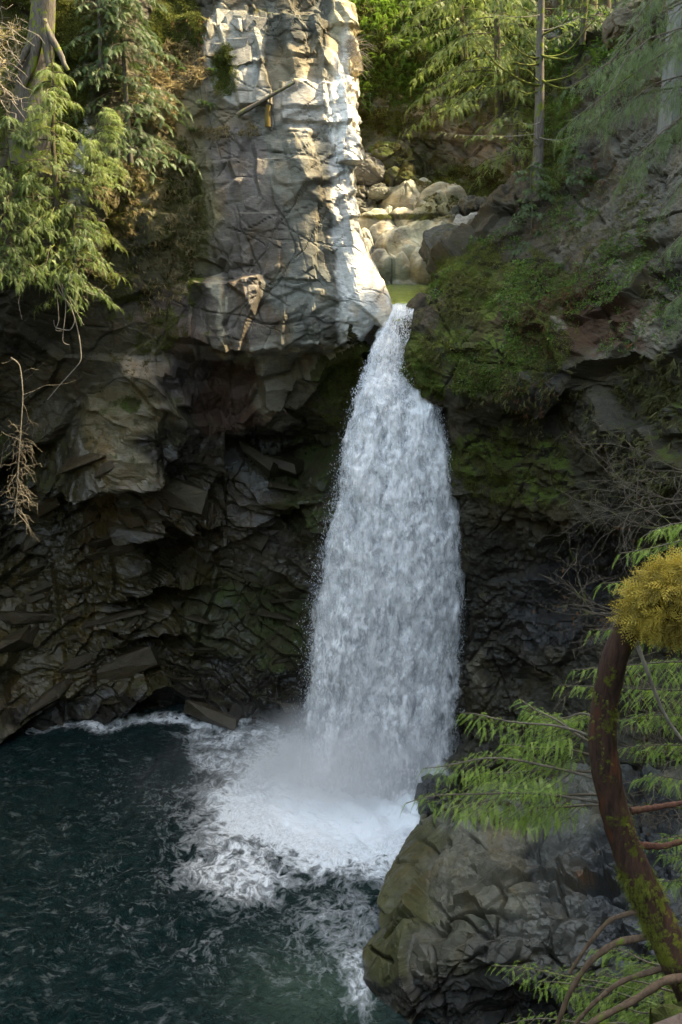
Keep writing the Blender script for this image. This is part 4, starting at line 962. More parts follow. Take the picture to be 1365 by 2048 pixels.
def conifer(name, label, cat, bpx, bpy, tpx, tpy, Y, hw, r, mats, temps, nb, sl, cb=.05, droop=.45, group=None, sides=None, upcurve=.15, dens=8, twigs=.35, bendY=0, taper=1.0, seedv=None):
    b = P(bpx, bpy, Y); tp = P(tpx, tpy, Y+bendY); root = empty(name, tuple(b)); tag(root, label, cat, group)
    W_ = Wood(); W_.tube(curve(b, tp, 0, 14, .12), np.linspace(r, r*.15, 14), 9); W_.build('trunk', mats[0], root)
    Wb = Wood(); Fo = Fol(temps); H = tp-b; hwm = hw*px2m(Y)
    for i in range(nb):
        t = cb+(1-cb)*(i+random.random())/nb; p = b+H*t
        a = random.uniform(0, 6.283)
        if sides: a = random.uniform(*sides)
        L = hwm*((1-t)**.6*.85+.15)*random.uniform(.7, 1.15)*taper + .1
        d = np.array([math.cos(a), math.sin(a), 0]); e = p + d*L + UPV*(-droop*L + upcurve*L*random.random())
        branch(Wb, Fo, p, e, .12*L, max(.008, r*.14), dens, sl, .4, .15, .06*L, .8, twigs, 4)
    Wb.build('branches', mats[0], root)
    f = Fo.build('crown', mats[1], root); return root
# left ledge cedars
GL = 'cedars crowding the ledge on the left cliff'
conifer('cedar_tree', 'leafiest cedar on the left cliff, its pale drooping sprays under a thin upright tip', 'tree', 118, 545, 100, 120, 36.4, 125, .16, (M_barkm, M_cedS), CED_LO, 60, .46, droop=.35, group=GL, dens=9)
conifer('cedar_tree', 'cedar hanging over the left edge of the photo below the dry twigs', 'tree', 20, 560, 15, 225, 35.6, 110, .15, (M_barkm, M_ced), CED_LO, 50, .46, droop=.4, group=GL, dens=9)
conifer('cedar_tree', 'short bushy cedar at the bottom of the ledge just above the hanging roots', 'tree', 150, 600, 150, 400, 36.0, 90, .12, (M_barkm, M_ced), CED_LO, 26, .46, droop=.5, group=GL, dens=9)
conifer('cedar_tree', 'small cedar leaning right across the pale rock strip', 'tree', 165, 380, 205, 215, 37.2, 85, .08, (M_barkm, M_cedS), CED_LO, 30, .42, droop=.1, group=GL, dens=8, sides=(-1.6, .9))
conifer('cedar_tree', 'low cedar half hidden between the leafiest one and the edge of the photo', 'tree', 70, 570, 62, 330, 35.8, 95, .12, (M_barkm, M_ced), CED_LO, 30, .48, droop=.45, group=GL, dens=9)
conifer('hemlock_tree', 'dark blue-green hemlock hanging down at the top left beside the mossy trunk', 'tree', 262, 330, 232, -120, 40.6, 135, .12, (M_bark, M_hem), HEM, 72, .50, droop=.5, dens=9)
conifer('hemlock_tree', 'small hemlock left of the dark blue-green one, behind the pale rock strip', 'tree', 205, 160, 190, -60, 40.0, 80, .10, (M_bark, M_hem), HEM, 34, .42, droop=.45, dens=7)
# upper right group
conifer('conifer_tree', 'tall straight grey trunked conifer above the upper pool with mossy lower boughs', 'tree', 1072, 470, 1093, -330, 43.0, 120, .27, (M_bark, M_ced), CED_LO, 10, .45, cb=.62, droop=.3)
t1 = bpy.data.objects.get('conifer_tree')
M_mb = bark_material('moss_bough', (.05, .04, .02), (.09, .075, .03), .8, mossc=(.045, .05, .008))
for (x0, y0, x1, y1, sg, r_) in ((1080, 110, 1190, 40, -.5, .06), (1082, 115, 1000, 60, -.3, .04), (1082, 170, 960, 90, -.35, .07), (1085, 165, 1200, 105, -.25, .05), (1078, 128, 1030, 120, -.1, .05), (1085, 112, 1155, 112, -.1, .06), (1080, 165, 1040, 130, .0, .04), (1083, 160, 1195, 140, -.45, .055), (1078, 182, 1000, 150, -.3, .03), (1078, 290, 990, 280, -.2, .025), (1080, 285, 1045, 250, 0, .02), (1085, 70, 1165, 0, -.2, .05)):
    Wm = Wood(); Wm.tube(curve(P(x0, y0, 42.9), P(x1, y1, 42.3), sg, 9, .1), np.linspace(r_, r_*.3, 9), 5); Wm.build('bough', M_mb, t1)
for (x0, y0, x1, y1) in ((1080, 275, 1150, 268), (1078, 290, 1040, 240), (1070, 268, 880, 262), (1080, 245, 1035, 235), (1085, 60, 1180, 20), (1080, 30, 960, 20)):
    Fo = Fol(CED_LO); Wb = Wood(); branch(Wb, Fo, P(x0, y0, 42.8), P(x1, y1, 42.0), -.15, .02, 14, .42, .35, .35); Fo.build('sprays', M_cedS, Wb.build('bough', M_twig, t1))
GU = 'sunlit cedars leaning over the upper pool'
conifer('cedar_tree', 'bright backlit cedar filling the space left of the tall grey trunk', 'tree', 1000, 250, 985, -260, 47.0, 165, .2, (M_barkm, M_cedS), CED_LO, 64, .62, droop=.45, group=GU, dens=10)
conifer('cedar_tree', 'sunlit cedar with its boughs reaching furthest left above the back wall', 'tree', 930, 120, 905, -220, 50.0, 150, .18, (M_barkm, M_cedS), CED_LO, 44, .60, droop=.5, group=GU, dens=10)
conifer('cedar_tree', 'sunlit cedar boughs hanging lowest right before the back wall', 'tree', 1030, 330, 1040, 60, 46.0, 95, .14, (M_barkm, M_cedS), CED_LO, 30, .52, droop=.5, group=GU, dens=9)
conifer('hemlock_tree', 'little blue-green hemlock in front of the foot of the tall grey trunk', 'tree', 1062, 500, 1064, 322, 41.6, 75, .05, (M_bark, M_hem), HEM, 30, .36, droop=.25, dens=8)
conifer('hemlock_tree', 'tiny dark hemlock on the rock right of the tall grey trunk', 'tree', 1150, 370, 1150, 285, 40.6, 40, .03, (M_bark, M_hem), HEM, 12, .32, droop=.2, dens=6)
conifer('cedar_tree', 'dark cedar on the rim above the right bank behind the mossy boughs', 'tree', 1165, 90, 1180, -180, 44.5, 90, .14, (M_barkm, M_ced), CED_LO, 24, .5, droop=.4, dens=8)
conifer('cedar_tree', 'cedar on the rim between the pale trunk and the concrete pier', 'tree', 1290, 85, 1300, -150, 39.5, 80, .12, (M_barkm, M_ced), CED_LO, 18, .45, droop=.4, dens=8)
for (x, y0, x1, Y, r, mt, lb) in ((1245, 42, 1250, 47, .52, M_bark, 'thick pale trunk at the top edge left of the concrete pier'), (1212, 60, 1216, 46, .28, M_barkm, 'dark mossy trunk at the top edge left of the thick pale one'), (1160, 55, 1166, 49, .20, M_barkm, 'thin dark trunk at the top edge right of the tall conifer'), (1120, 90, 1128, 48, .16, M_barkm, 'thinnest trunk close behind the tall conifer'), (1183, 50, 1190, 52, .34, M_barkm, 'mossy trunk between the thin one and the dark one at the top edge')):
    b = P(x, y0, Y); root = empty('tree', tuple(b)); tag(root, lb, 'tree', 'forest trunks along the top of the right bank')
    W_ = Wood(); W_.tube(curve(b-UPV*.6, P(x1, -420, Y), 0, 8, .1), np.linspace(r, r*.7, 8), 12); W_.build('trunk', mt, root)
    Wb = Wood()
    for k in range(5):
        h = P(x, random.uniform(-60, 40), Y); a = random.uniform(0, 6.28); Wb.tube(curve(h, h+np.array([math.cos(a)*1.6, math.sin(a), random.uniform(-.3, .6)]), -.2, 6, .1), np.linspace(.04, .01, 6), 4)
    Wb.build('branches', mt, root)
# ------------------------------------------------------------------ far sunny slope behind the rim
Fo = Fol(CLUMP)
for k in range(2600):
    p = P(random.uniform(1080, 1420), random.uniform(-260, 60), random.uniform(58, 66)); Fo.add(p, [random.gauss(0, 1) for _ in range(3)], UPV, random.uniform(.5, 1.1))
o = Fo.build('undergrowth', leaf_material('sunny_leaves', (.10, .13, .03), (.24, .25, .09), .4)); tag(o, 'sunny undergrowth glimpsed beyond the rim at the top right', kind='stuff')

# ------------------------------------------------------------------ ferns, shrubs, ground cover
def surf_pts(V, N, test, n, nseed=0):
    X_, Y_, D_ = snapto.cache.setdefault(id(V), project(V))
    k = np.nonzero(test(X_, Y_) & (D_ > 5))[0]; k = np.random.default_rng(nseed).choice(k, min(n, len(k))); return V[k], N[k], X_[k], Y_[k]
def ell(cx, cy, rx, ry): return lambda X_, Y_: ((X_-cx)/rx)**2+((Y_-cy)/ry)**2 < 1
def scatter(fo, V, N, test, n, sc, seed, mode='leaf', thr=None):
    p, nn, X_, Y_ = surf_pts(V, N, test, n, seed)
    if thr is not None:
        m = fbm(p*.55, 3, seed+3) > thr; p = p[m]; nn = nn[m]
    for a, b in zip(p, nn):
        j = np.array([random.gauss(0, 1) for _ in range(3)])
        s_ = random.uniform(*sc)
        if mode == 'leaf': fo.add(a+b*.05, b+.8*j, j, s_)
        elif mode == 'hang': fo.add(a+b*.03, j*.5+np.array([0, 0, .0])+cross3(b, UPV), b*.7-UPV*.7+.3*j, s_)       # tufts whose blades leave the face and fall
        elif mode == 'up': fo.add(a, unit(cross3(UPV+.2*j, j)), UPV+b*.5+.2*j, s_)
        elif mode == 'frond': fo.add(a, b*.8+j*.6+UPV*.1, UPV, s_)
jobs = [
 ('ground_cover', M_leaf, CLUMP, [(VR, nR, ell(990, 610, 140, 140), 3000, (.08, .18), 'leaf', -.05), (VR, nR, ell(920, 750, 90, 40), 500, (.07, .15), 'leaf', -.1), (VR, nR, ell(1150, 480, 150, 140), 1500, (.07, .16), 'leaf', .0), (VR, nR, ell(1240, 600, 140, 110), 800, (.07, .15), 'leaf', .05), (VR, nR, ell(1150, 110, 160, 90), 1400, (.12, .25), 'leaf', -.1)], 'leafy green creepers and seedlings on the slope right of the falls'),
 ('moss', M_mossl, CLUMPS, [(VR, nR, ell(990, 640, 170, 160), 7000, (.07, .17), 'leaf', .02), (VR, nR, ell(840, 745, 50, 45), 1500, (.06, .12), 'leaf', None), (VR, nR, ell(1010, 930, 120, 80), 2500, (.06, .13), 'leaf', .0), (VR, nR, ell(1090, 260, 60, 130), 2000, (.08, .16), 'leaf', None), (VR, nR, ell(925, 540, 50, 60), 1200, (.06, .13), 'leaf', None)], 'thick moss cushions on the right bank'),
 ('hanging_grass', M_olive, GRASS, [(VR, nR, ell(1010, 670, 230, 150), 1300, (.22, .5), 'hang', .05), (VR, nR, ell(1310, 850, 90, 150), 500, (.3, .7), 'hang', -.05), (VR, nR, ell(1200, 850, 160, 80), 350, (.2, .45), 'hang', .0), (VR, nR, ell(930, 590, 40, 60), 200, (.3, .6), 'hang', None), (VR, nR, ell(1200, 480, 150, 160), 800, (.2, .45), 'hang', .0)], 'tufts of long grass hanging down the right wall'),
 ('dead_fern_litter', M_rust, GRASS, [(VR, nR, ell(1170, 650, 130, 80), 420, (.25, .5), 'hang', .05), (VR, nR, ell(1070, 790, 60, 40), 90, (.2, .35), 'hang', None), (VR, nR, ell(1190, 350, 60, 50), 60, (.2, .35), 'hang', None), (VL, nL, ell(380, 90, 50, 80), 60, (.2, .4), 'hang', None)], 'rust brown dead ferns hanging on the right bank'),
 ('moss', M_mossl, CLUMPS, [(VL, nL, ell(450, 140, 28, 55), 1500, (.06, .13), 'leaf', None), (VL, nL, ell(350, 50, 50, 80), 1500, (.07, .15), 'leaf', None), (VL, nL, ell(300, 470, 120, 240), 5000, (.05, .13), 'leaf', .05), (VL, nL, ell(690, 780, 50, 90), 2200, (.06, .13), 'leaf', None), (VL, nL, ell(60, 150, 120, 200), 5000, (.08, .18), 'leaf', -.1), (VL, nL, ell(150, 60, 60, 60), 1500, (.08, .18), 'leaf', None), (VL, nL, ell(258, 805, 26, 15), 200, (.05, .1), 'leaf', None)], 'moss cushions on the left cliff'),
 ('dry_grass', M_straw, GRASS, [(VL, nL, ell(350, 130, 60, 50), 260, (.3, .6), 'hang', None), (VL, nL, ell(320, 430, 80, 200), 420, (.25, .5), 'hang', None), (VL, nL, ell(430, 262, 50, 14), 120, (.2, .35), 'hang', None), (VL, nL, ell(300, 200, 60, 60), 160, (.3, .6), 'hang', None), (VL, nL, ell(20, 130, 40, 90), 260, (.4, .8), 'leaf', None), (VL, nL, ell(495, 260, 20, 14), 40, (.2, .4), 'hang', None), (VL, nL, ell(704, 130, 14, 60), 110, (.3, .7), 'up', None)], 'dry straw-coloured grass on the ledges of the left cliff'),
 ('slope_ferns', M_fern, FERN, [(VK, nK, ell(770, 100, 150, 130), 1500, (.5, .95), 'frond', -.25), (VK, nK, ell(950, 100, 180, 130), 900, (.5, .9), 'frond', -.1), (VR, nR, ell(1110, 210, 50, 80), 160, (.4, .7), 'frond', None), (VR, nR, ell(1180, 110, 120, 50), 260, (.4, .7), 'frond', None)], 'mass of ferns draped over the top of the back wall'),
 ('moss', M_mossl, CLUMPS, [(VK, nK, ell(860, 120, 250, 140), 4500, (.12, .3), 'leaf', None), (VK, nK, ell(960, 360, 110, 40), 900, (.1, .2), 'leaf', None), (VK, nK, ell(780, 270, 80, 60), 900, (.1, .2), 'leaf', .0)], 'moss on the back wall behind the upper pool'),
]
random.seed(33)
for q, (nm, mt, tp, rows, lb) in enumerate(jobs):
    Fo = Fol(tp)
    for k, (V_, N_, ts, n_, sc, md, th) in enumerate(rows): scatter(Fo, V_, N_, ts, n_, sc, 1000+q*50+k, md, th)
    o = Fo.build(nm, mt); tag(o, lb, kind='stuff')
print('t part5', round(time.time()-T0,1))
# single ferns one can point at: each a thing with its fronds as parts
frond_me = []
for k in range(3):
    f = Fol([FERN[k]]); f.add((0, 0, 0), (1, 0, 0), UPV, 1.0, .5); ob = f.build('frond', M_fern); frond_me.append(ob.data); bpy.data.objects.remove(ob)
def fern(px, py, s, V, N, label, group='sword ferns on the rock', nf=11):
    p, n = snapto(V, px, py, N); root = empty('fern', tuple(p + n*.03)); tag(root, label, 'fern', group)
    az = math.atan2(n[1], n[0])
    for k in range(nf):
        o = bpy.data.objects.new('frond', random.choice(frond_me)); COL.objects.link(o); o.parent = root
        a = az + (k/(nf-1)-.5)*math.radians(250) + random.gauss(0, .12)
        o.rotation_euler = (random.gauss(0, .2), random.uniform(-.35, .5), a); o.scale = (s*random.uniform(.75, 1.1),)*3
random.seed(44)
for a in (
 (415, 210, .62, VL, nL, 'large sword fern hanging at the left foot of the pale buttress top'),
 (105, 120, .75, VL, nL, 'bright sword fern beside the mossy stump at the top left'),
 (130, 95, .6, VL, nL, 'fern just above the bright one by the stump'),
 (390, 95, .35, VL, nL, 'small fern in the brown grass left of the cracked white blocks'),
 (365, 140, .45, VL, nL, 'fern in dry grass above the large hanging one'),
 (425, 140, .38, VL, nL, 'little fern against the bright moss patch'),
 (340, 195, .45, VL, nL, 'fern left of the large hanging one'),
 (385, 258, .45, VL, nL, 'fern on the dark ledge under the large hanging one'),
 (375, 315, .4, VL, nL, 'dark fern tucked left of the brown rock face'),
 (285, 290, .38, VL, nL, 'pale small fern in the middle of the mossy recess'),
 (345, 340, .3, VL, nL, 'smallest fern in the mossy recess'),
 (690, 165, .45, VL, nL, 'grassy fern on the outer edge of the buttress'),
 (1130, 300, .5, VR, nR, 'fern on the rock right of the tall grey trunk'),
 (1120, 530, .45, VR, nR, 'fern on the bare soil in the middle of the right bank'),
 (1190, 355, .4, VR, nR, 'fern beneath the drooping cedar boughs on the right'),
 (1030, 560, .35, VR, nR, 'fern among the creepers of the right bank'),
 (960, 690, .35, VR, nR, 'low fern above the nose of rock'),
 (1290, 390, .45, VR, nR, 'fern on the grey wall at the right below the boughs'),
 (1000, 760, .3, VR, nR, 'small fern under the mossy brow')):
    fern(*a)

# ------------------------------------------------------------------ old mossy trunk and roots at the top left
root = empty('old_stump', tuple(P(75, 110, 38.5))); tag(root, 'old furrowed trunk with spreading roots at the top left corner', 'tree trunk')
W_ = Wood(); W_.tube(curve(P(62, 330, 39.6), P(98, -160, 39.0), 0, 12, .1), [1.0, .95, .9, .8, .7, .56, .47, .44, .42, .4, .4, .4], 14); W_.build('trunk', M_bark, root)
W_ = Wood()
for (x, y, r_) in ((50, 170, .2), (105, 165, .16), (140, 140, .14), (25, 150, .15)):
    W_.tube(curve(P(85, 40, 38.6), P(x, y, 38.6), -.1, 7, .1), np.linspace(r_*1.2, r_*.5, 7), 7)
W_.build('roots', M_bark, root)
# tangle of bare twigs at the left edge
random.seed(9)
root = empty('bare_shrub', tuple(P(-10, 190, 37))); tag(root, 'tangle of pale bare twigs at the upper left edge', 'shrub'); W_ = Wood()
for k in range(46):
    a = P(random.uniform(-40, 20), random.uniform(40, 210), 37.3); b = a + np.array([random.uniform(.3, 1.6), random.uniform(-.9, .1), random.uniform(-.8, .8)])
    W_.tube(curve(a, b, random.uniform(-.3, .3), 6, .3), np.linspace(.018, .006, 6), 3)
W_.build('twigs', M_twig, root)['kind'] = 'stuff'
# hanging roots below the ledge cedars
root = empty('hanging_roots', tuple(P(120, 540, 35.9))); tag(root, 'pale loops of bare root hanging under the left ledge cedars', 'roots'); W_ = Wood()
def pxcurve(pts, Y, dY=0, n=26):
    c = np.array([P(x, y, Y+dY*i) for i, (x, y) in enumerate(pts)]); return catmull(c, n)
for pts, r_ in (([(110, 540), (118, 580), (140, 610), (150, 640), (140, 660), (112, 655), (108, 640)], .03), ([(112, 545), (128, 590), (148, 630), (158, 670), (162, 700), (160, 725), (120, 770), (95, 800)], .03),
                ([(105, 550), (115, 600), (118, 640), (112, 660), (125, 662)], .022), ([(120, 560), (140, 600), (168, 650)], .02), ([(100, 520), (60, 560), (38, 600), (45, 640)], .016), ([(115, 540), (150, 570), (190, 590), (215, 570)], .016), ([(118, 548), (132, 610), (126, 680), (140, 690)], .018)):
    W_.tube(pxcurve(pts, 35.6, -.02), np.linspace(r_, r_*.5, 26), 5)
W_.build('roots', M_twig, root)
# dead sapling hanging against the undercut wall
root = empty('dead_sapling', tuple(P(42, 720, 37))); tag(root, 'dead pale sapling hanging head down before the dark left wall', 'dead tree')
W_ = Wood(); W_.tube(pxcurve([(22, 715), (40, 732), (46, 790), (42, 860), (38, 920), (36, 970), (30, 1035)], 37.2, .05), np.linspace(.028, .010, 26), 5); W_.build('trunk', M_twig, root)
W_ = Wood()
for k in range(58):
    t = random.random()**.8; y = 800+225*t; x = 43-9*t; s_ = random.choice((-1, 1)); a = P(x, y, 37.3); b = P(x+s_*random.uniform(6, 46), y+random.uniform(-20, 75), 37.3+random.uniform(-.7, .6))
    W_.tube(curve(a, b, random.uniform(-.05, .22), 7, .22), np.linspace(.008, .003, 7), 3)
    if random.random() < .6: m_ = a*.5+b*.5; W_.tube(curve(m_, m_+np.array([random.gauss(0, .25), 0, -random.uniform(.1, .5)]), .05, 5, .1), np.linspace(.007, .003, 5), 3)
for (a, b) in (((35, 722), (5, 725)), ((48, 745), (78, 735)), ((46, 790), (150, 760)), ((50, 760), (90, 730)), ((46, 800), (100, 760))):
    W_.tube(curve(P(*a, 37.2), P(*b, 37.0), .05, 7, .15), np.linspace(.012, .005, 7), 3)
W_.build('twigs', M_twig, root)['kind'] = 'stuff'
# fallen log and broken stub on the buttress ledge
p0, _ = snapto(VL, 478, 236, nL); p1, _ = snapto(VL, 592, 170, nL)
W_ = Wood(); W_.tube(curve(p0+np.array([0, -.25, .1]), p1+np.array([0, -.2, .1]), 0, 9, .06), np.linspace(.11, .05, 9), 8); o = W_.build('fallen_log', M_twigd); tag(o, 'thin fallen log lying aslant on the pale buttress', 'log')
p0, _ = snapto(VL, 538, 245, nL)
W_ = Wood(); W_.tube([p0+np.array([0, -.3, -.2]), p0+np.array([0, -.25, .2]), p0+np.array([.02, -.22, .6])], [.12, .12, .09], 8)
o = W_.build('broken_stub', bark_material('yellow_lichen_bark', (.08, .045, .02), (.14, .10, .02), 0)); tag(o, 'upright broken stub with yellow lichen against the pale buttress', 'stump')
# dry twigs bush on the outer edge of the buttress
random.seed(6); root = empty('dry_bush', tuple(P(700, 110, 43))); tag(root, 'dry grassy bush jutting from the sunlit edge of the buttress', 'bush'); W_ = Wood()
for k in range(60):
    a = P(695+random.uniform(-6, 6), random.uniform(80, 120), 42.6); b = a+np.array([random.uniform(.2, 1.1), random.uniform(-.4, .4), random.uniform(-.9, .5)])
    W_.tube(curve(a, b, .12, 5, .1), np.linspace(.010, .004, 5), 3)
W_.build('twigs', M_twig, root)['kind'] = 'stuff'

# ------------------------------------------------------------------ bare shrub before the recess on the right
random.seed(14)
def bare(label, Y, starts, n, spread, len_, leaves=12):
    c0 = P(*starts[0], Y); root = empty('bare_shrub', tuple(c0)); tag(root, label, 'shrub'); W_ = Wood(); Lf = Fol([np.array([[[0, 0, 0], [.4, .28, 0], [1, 0, 0], [.4, -.28, 0]]], float)])
    def grow(p, d, L, r_, dep):
        n_ = 7; pts = [p]; 
        for i in range(n_):
            d = unit(d + .16*np.array([random.gauss(0, 1) for _ in range(3)])); p = p+d*L/n_; pts.append(p)
            if dep > 0 and i > 0 and random.random() < .62: grow(p, unit(d+.75*np.array([random.gauss(0, 1), random.gauss(0, .6), random.gauss(0, 1)])), L*random.uniform(.35, .7), r_*.6, dep-1)
        W_.tube(pts, np.linspace(r_, r_*.45, len(pts)), 3)
        if dep == 0 and random.random() < .05: Lf.add(p, -UPV+.4*np.array([random.gauss(0, 1), 0, 0]), (0, 1, 0), .05)
    for (x, y) in starts:
        for k in range(n):
            grow(P(x, y, Y), unit(np.array([-1, random.uniform(-.3, .3), random.gauss(*spread)])), len_*random.uniform(.6, 1.1), .010, 3)
    W_.build('twigs', M_twigd, root)['kind'] = 'stuff'; Lf.build('dead_leaves', M_rust, root)
bare('fine bare shrub with a few brown leaves before the dark recess on the right', 13.5, [(1400, 1000), (1390, 1060), (1400, 950)], 4, (.12, .22), 1.5)
bare('thin bare twigs reaching left below the mossy clump', 11, [(1300, 1230), (1320, 1300)], 3, (.1, .25), 1.2)
bare('tangle of pale bare twigs behind the leaning trunk', 10.5, [(1390, 1420), (1390, 1520), (1380, 1620)], 4, (.25, .4), .9)

# ------------------------------------------------------------------ concrete pier at the top right
bm = bmesh.new()
def bx(bm, c, s):
    r = bmesh.ops.create_cube(bm, size=1); bmesh.ops.scale(bm, vec=s, verts=r['verts']); bmesh.ops.translate(bm, vec=c, verts=r['verts'])
    return r['verts']
pb = P(1395, 175, 36.5); pt = P(1395, -220, 36.5); hh = pt[2]-pb[2]+1.5
root = empty('concrete_pier', tuple(pb)); tag(root, 'weathered grey concrete pier cut off by the top right corner', 'pier')
bx(bm, (0, 0, hh/2-1.5), (2.0, 1.6, hh)); bmesh.ops.bevel(bm, geom=bm.edges[:], offset=.05, segments=2, affect='EDGES')
me = bpy.data.meshes.new('shaft'); bm.to_mesh(me); bm.free(); o = bpy.data.objects.new('shaft', me); COL.objects.link(o); o.parent = root
m, nt, out = newmat('concrete'); T = NT(nt); tc = T.n('ShaderNodeTexCoord').outputs['Object']
n1 = T.noise(T.n('ShaderNodeMapping', {'Vector': tc, 'Scale': (2, 2, .3)}).outputs[0], 1.5, 6, .7)
b = T.bsdf(Base_Color=T.mix(T.ramp(n1, .35, .65), (.07, .07, .062), (.15, .145, .13)), Roughness=.85, Normal=T.n('ShaderNodeBump', {'Height': T.noise(tc, 12, 5, .7), 'Strength': .4, 'Distance': .03}).outputs[0])
nt.links.new(b.outputs[0], out.inputs[0]); me.materials.append(m)
bm = bmesh.new(); bx(bm, (0, 0, hh*.42-.4), (2.14, 1.74, .16)); bmesh.ops.bevel(bm, geom=bm.edges[:], offset=.02, segments=1, affect='EDGES')
me = bpy.data.meshes.new('band'); bm.to_mesh(me); bm.free(); o = bpy.data.objects.new('band', me); COL.objects.link(o); o.parent = root; me.materials.append(m)
boulder('boulder', P(1300, 48, 41), (1.6, 1.2, .8), 1234, 'low brown ledge of rock under the concrete pier on the rim', (.16, .13, .09), .3, .05)

# ------------------------------------------------------------------ near bank, leaning trunk, its boughs
random.seed(51)
netN = [[P(x, y, Y) for x, y, Y in row] for row in (
 [(1500, 1700, 9), (1800, 1650, 9), (2200, 1600, 9), (2700, 1500, 9)],
 [(1330, 1985, 6.9), (1600, 1900, 6.6), (1900, 1850, 6.4), (2500, 1800, 6.2)],
 [(1300, 2040, 5.6), (1600, 2040, 5.2), (1900, 2040, 4.8), (2500, 2100, 4.2)],
 [(1290, 2150, 4.9), (1600, 2250, 4.2), (2000, 2400, 3.6), (2600, 2500, 3.2)])]
netN = [[p + np.array([1.5, 3, -9]) for p in netN[0]]] + netN + [[p+np.array([.3, 0, -9]) for p in netN[-1]]]
og, VN, nN = build_cliff('ground', netN, 90, 90, M_rockR, (.035, .028, .018), [], [.75], [.1], dict(scale=.8, amp=.12, seed=8, levels=2, fine=.05), seed=2)
tag(og, 'mossy near bank under the leaning trunk at the lower right')
tree = empty('leaning_tree', tuple(P(1400, 2000, 6.3))); tag(tree, 'leaning reddish-brown tree curving up the right side under a golden moss clump', 'tree')
tp = [(1440, 2090, 6.2, 62), (1372, 1955, 6.2, 50), (1322, 1850, 6.3, 44), (1275, 1750, 6.35, 40), (1238, 1650, 6.4, 38), (1215, 1560, 6.4, 36), (1206, 1470, 6.4, 35), (1212, 1390, 6.4, 34), (1232, 1310, 6.35, 33), (1262, 1245, 6.3, 33), (1310, 1200, 6.2, 33), (1370, 1175, 6.0, 34), (1450, 1150, 5.8, 34), (1600, 1080, 5.6, 33), (1740, 950, 5.5, 31), (1830, 700, 5.5, 28), (1880, 300, 5.6, 22)]
tc_ = catmull(np.array([P(a, b, c) for a, b, c, d in tp]), 184); tr_ = catmull(np.array([[d*c/2250.0] for a, b, c, d in tp]), 184)[:, 0]
kk = 26; Wt = Wood(); lum = 1+.07*fbm(np.stack([np.arange(184)/9., np.zeros(184), np.zeros(184)], 1), 3, 4); Wt.tube(tc_, tr_*lum, kk)
Vt = Wt.V[0]; cc = np.repeat(tc_, kk, 0); nn_ = (Vt-cc); nn_ /= np.linalg.norm(nn_, axis=1, keepdims=True); Vt2 = Vt + nn_*(.010*fbm(Vt*np.array([16, 16, 5]), 4, 9) + .012*fbm(Vt*5, 3, 10))[:, None]; Wt.V[0] = Vt2
Wt.build('trunk', bark_material('red_brown_bark', (.022, .012, .009), (.07, .034, .022), .18, 1.6, (.05, .055, .006), (.085, .03, .015)), tree)
# moss on the trunk: fine tufts in patches, and the golden clump over the bend
MOSS_T = [cedar_spray(6, 0, 60+k, .4)*np.array([1, 1.1, 1]) for k in range(3)]
Fo = Fol(MOSS_T)
for k in range(2600):
    i = random.randrange(10, 120); j = random.randrange(kk); p = Vt2[i*kk+j]; n = nn_[i*kk+j]
    if sn(p*3.5, 7) < .22: continue
    Fo.add(p, n+np.array([random.gauss(0, .6), random.gauss(0, .6), -.5]), n, random.uniform(.02, .05))
for k in range(2200):
    i = random.randrange(10, 40); j = random.randrange(kk); p = Vt2[i*kk+j]; n = nn_[i*kk+j]
    if sn(p*3.5, 9) < -.02: continue
    Fo.add(p, n+np.array([random.gauss(0, .6), random.gauss(0, .6), -.9]), n, random.uniform(.03, .07))
Fo.build('trunk_moss', leaf_material('trunk_moss', (.05, .055, .006), (.13, .14, .018), .15, .9), tree)
cm = [(1272, 1238, 6.2, .09), (1300, 1212, 6.1, .17), (1330, 1205, 6.0, .20), (1350, 1175, 5.95, .17), (1375, 1208, 5.9, .25), (1430, 1185, 5.8, .24), (1500, 1150, 5.7, .20)]
Vc = []; bm = bmesh.new()
for (a, b, c, r_) in cm:
    rr = bmesh.ops.create_icosphere(bm, subdivisions=3, radius=r_*.66); bmesh.ops.translate(bm, vec=P(a, b, c)-np.array(tree.location), verts=rr['verts'])
me = bpy.data.meshes.new('moss_clump'); bm.to_mesh(me); bm.free(); me.materials.append(bark_material('moss_core', (.02, .018, .005), (.05, .045, .01), 0)); oc = bpy.data.objects.new('moss_clump', me); COL.objects.link(oc); oc.parent = tree
M_gold = leaf_material('sunlit_golden_moss', (.055, .042, .006), (.44, .32, .055), .25, .8)  # yellow moss, bright end lifted to paint in sunlight
Fo = Fol([cedar_spray(6, 0, 80+k, .34)*np.array([1, 1.25, 1]) for k in range(3)])
for (a, b, c, r_) in cm:
    ce = P(a, b, c)
    for k in range(int(95*r_*r_/.09)):
        d = unit([random.gauss(0, 1), random.gauss(0, 1), random.gauss(0, 1)]); kc = ce + d*r_*random.uniform(.70, .86); tl = random.uniform(.1, .9)
        for j in range(11):
            e = unit(d*1.0+.75*np.array([random.gauss(0, 1) for _ in range(3)]) + np.array([0, 0, -.35]))
            Fo.add(kc, e, d+.4*np.array([random.gauss(0, 1) for _ in range(3)]), random.uniform(.11, .17), min(1, max(0, tl+random.gauss(0, .14))))
Fo.build('moss_sprigs', M_gold, oc)
def bough(root, x0, y0, Y0, x1, y1, Y1, sag=-.05, r0=.012, n=22, sl=.20, hang=.5, twigs=.30, temps=None, mat=None, t0=.15, wob=.05, wmat=None, fwd=.6):
    W_ = Wood(); Fo = Fol(temps or CED_HI); branch(W_, Fo, P(x0, y0, Y0), P(x1, y1, Y1), sag, r0, n, sl, hang, t0, wob, .8, twigs, 6, fwd=fwd)
    b = W_.build('branch', wmat or M_twigd, root); Fo.build('sprays', mat or M_cedF, b); return b
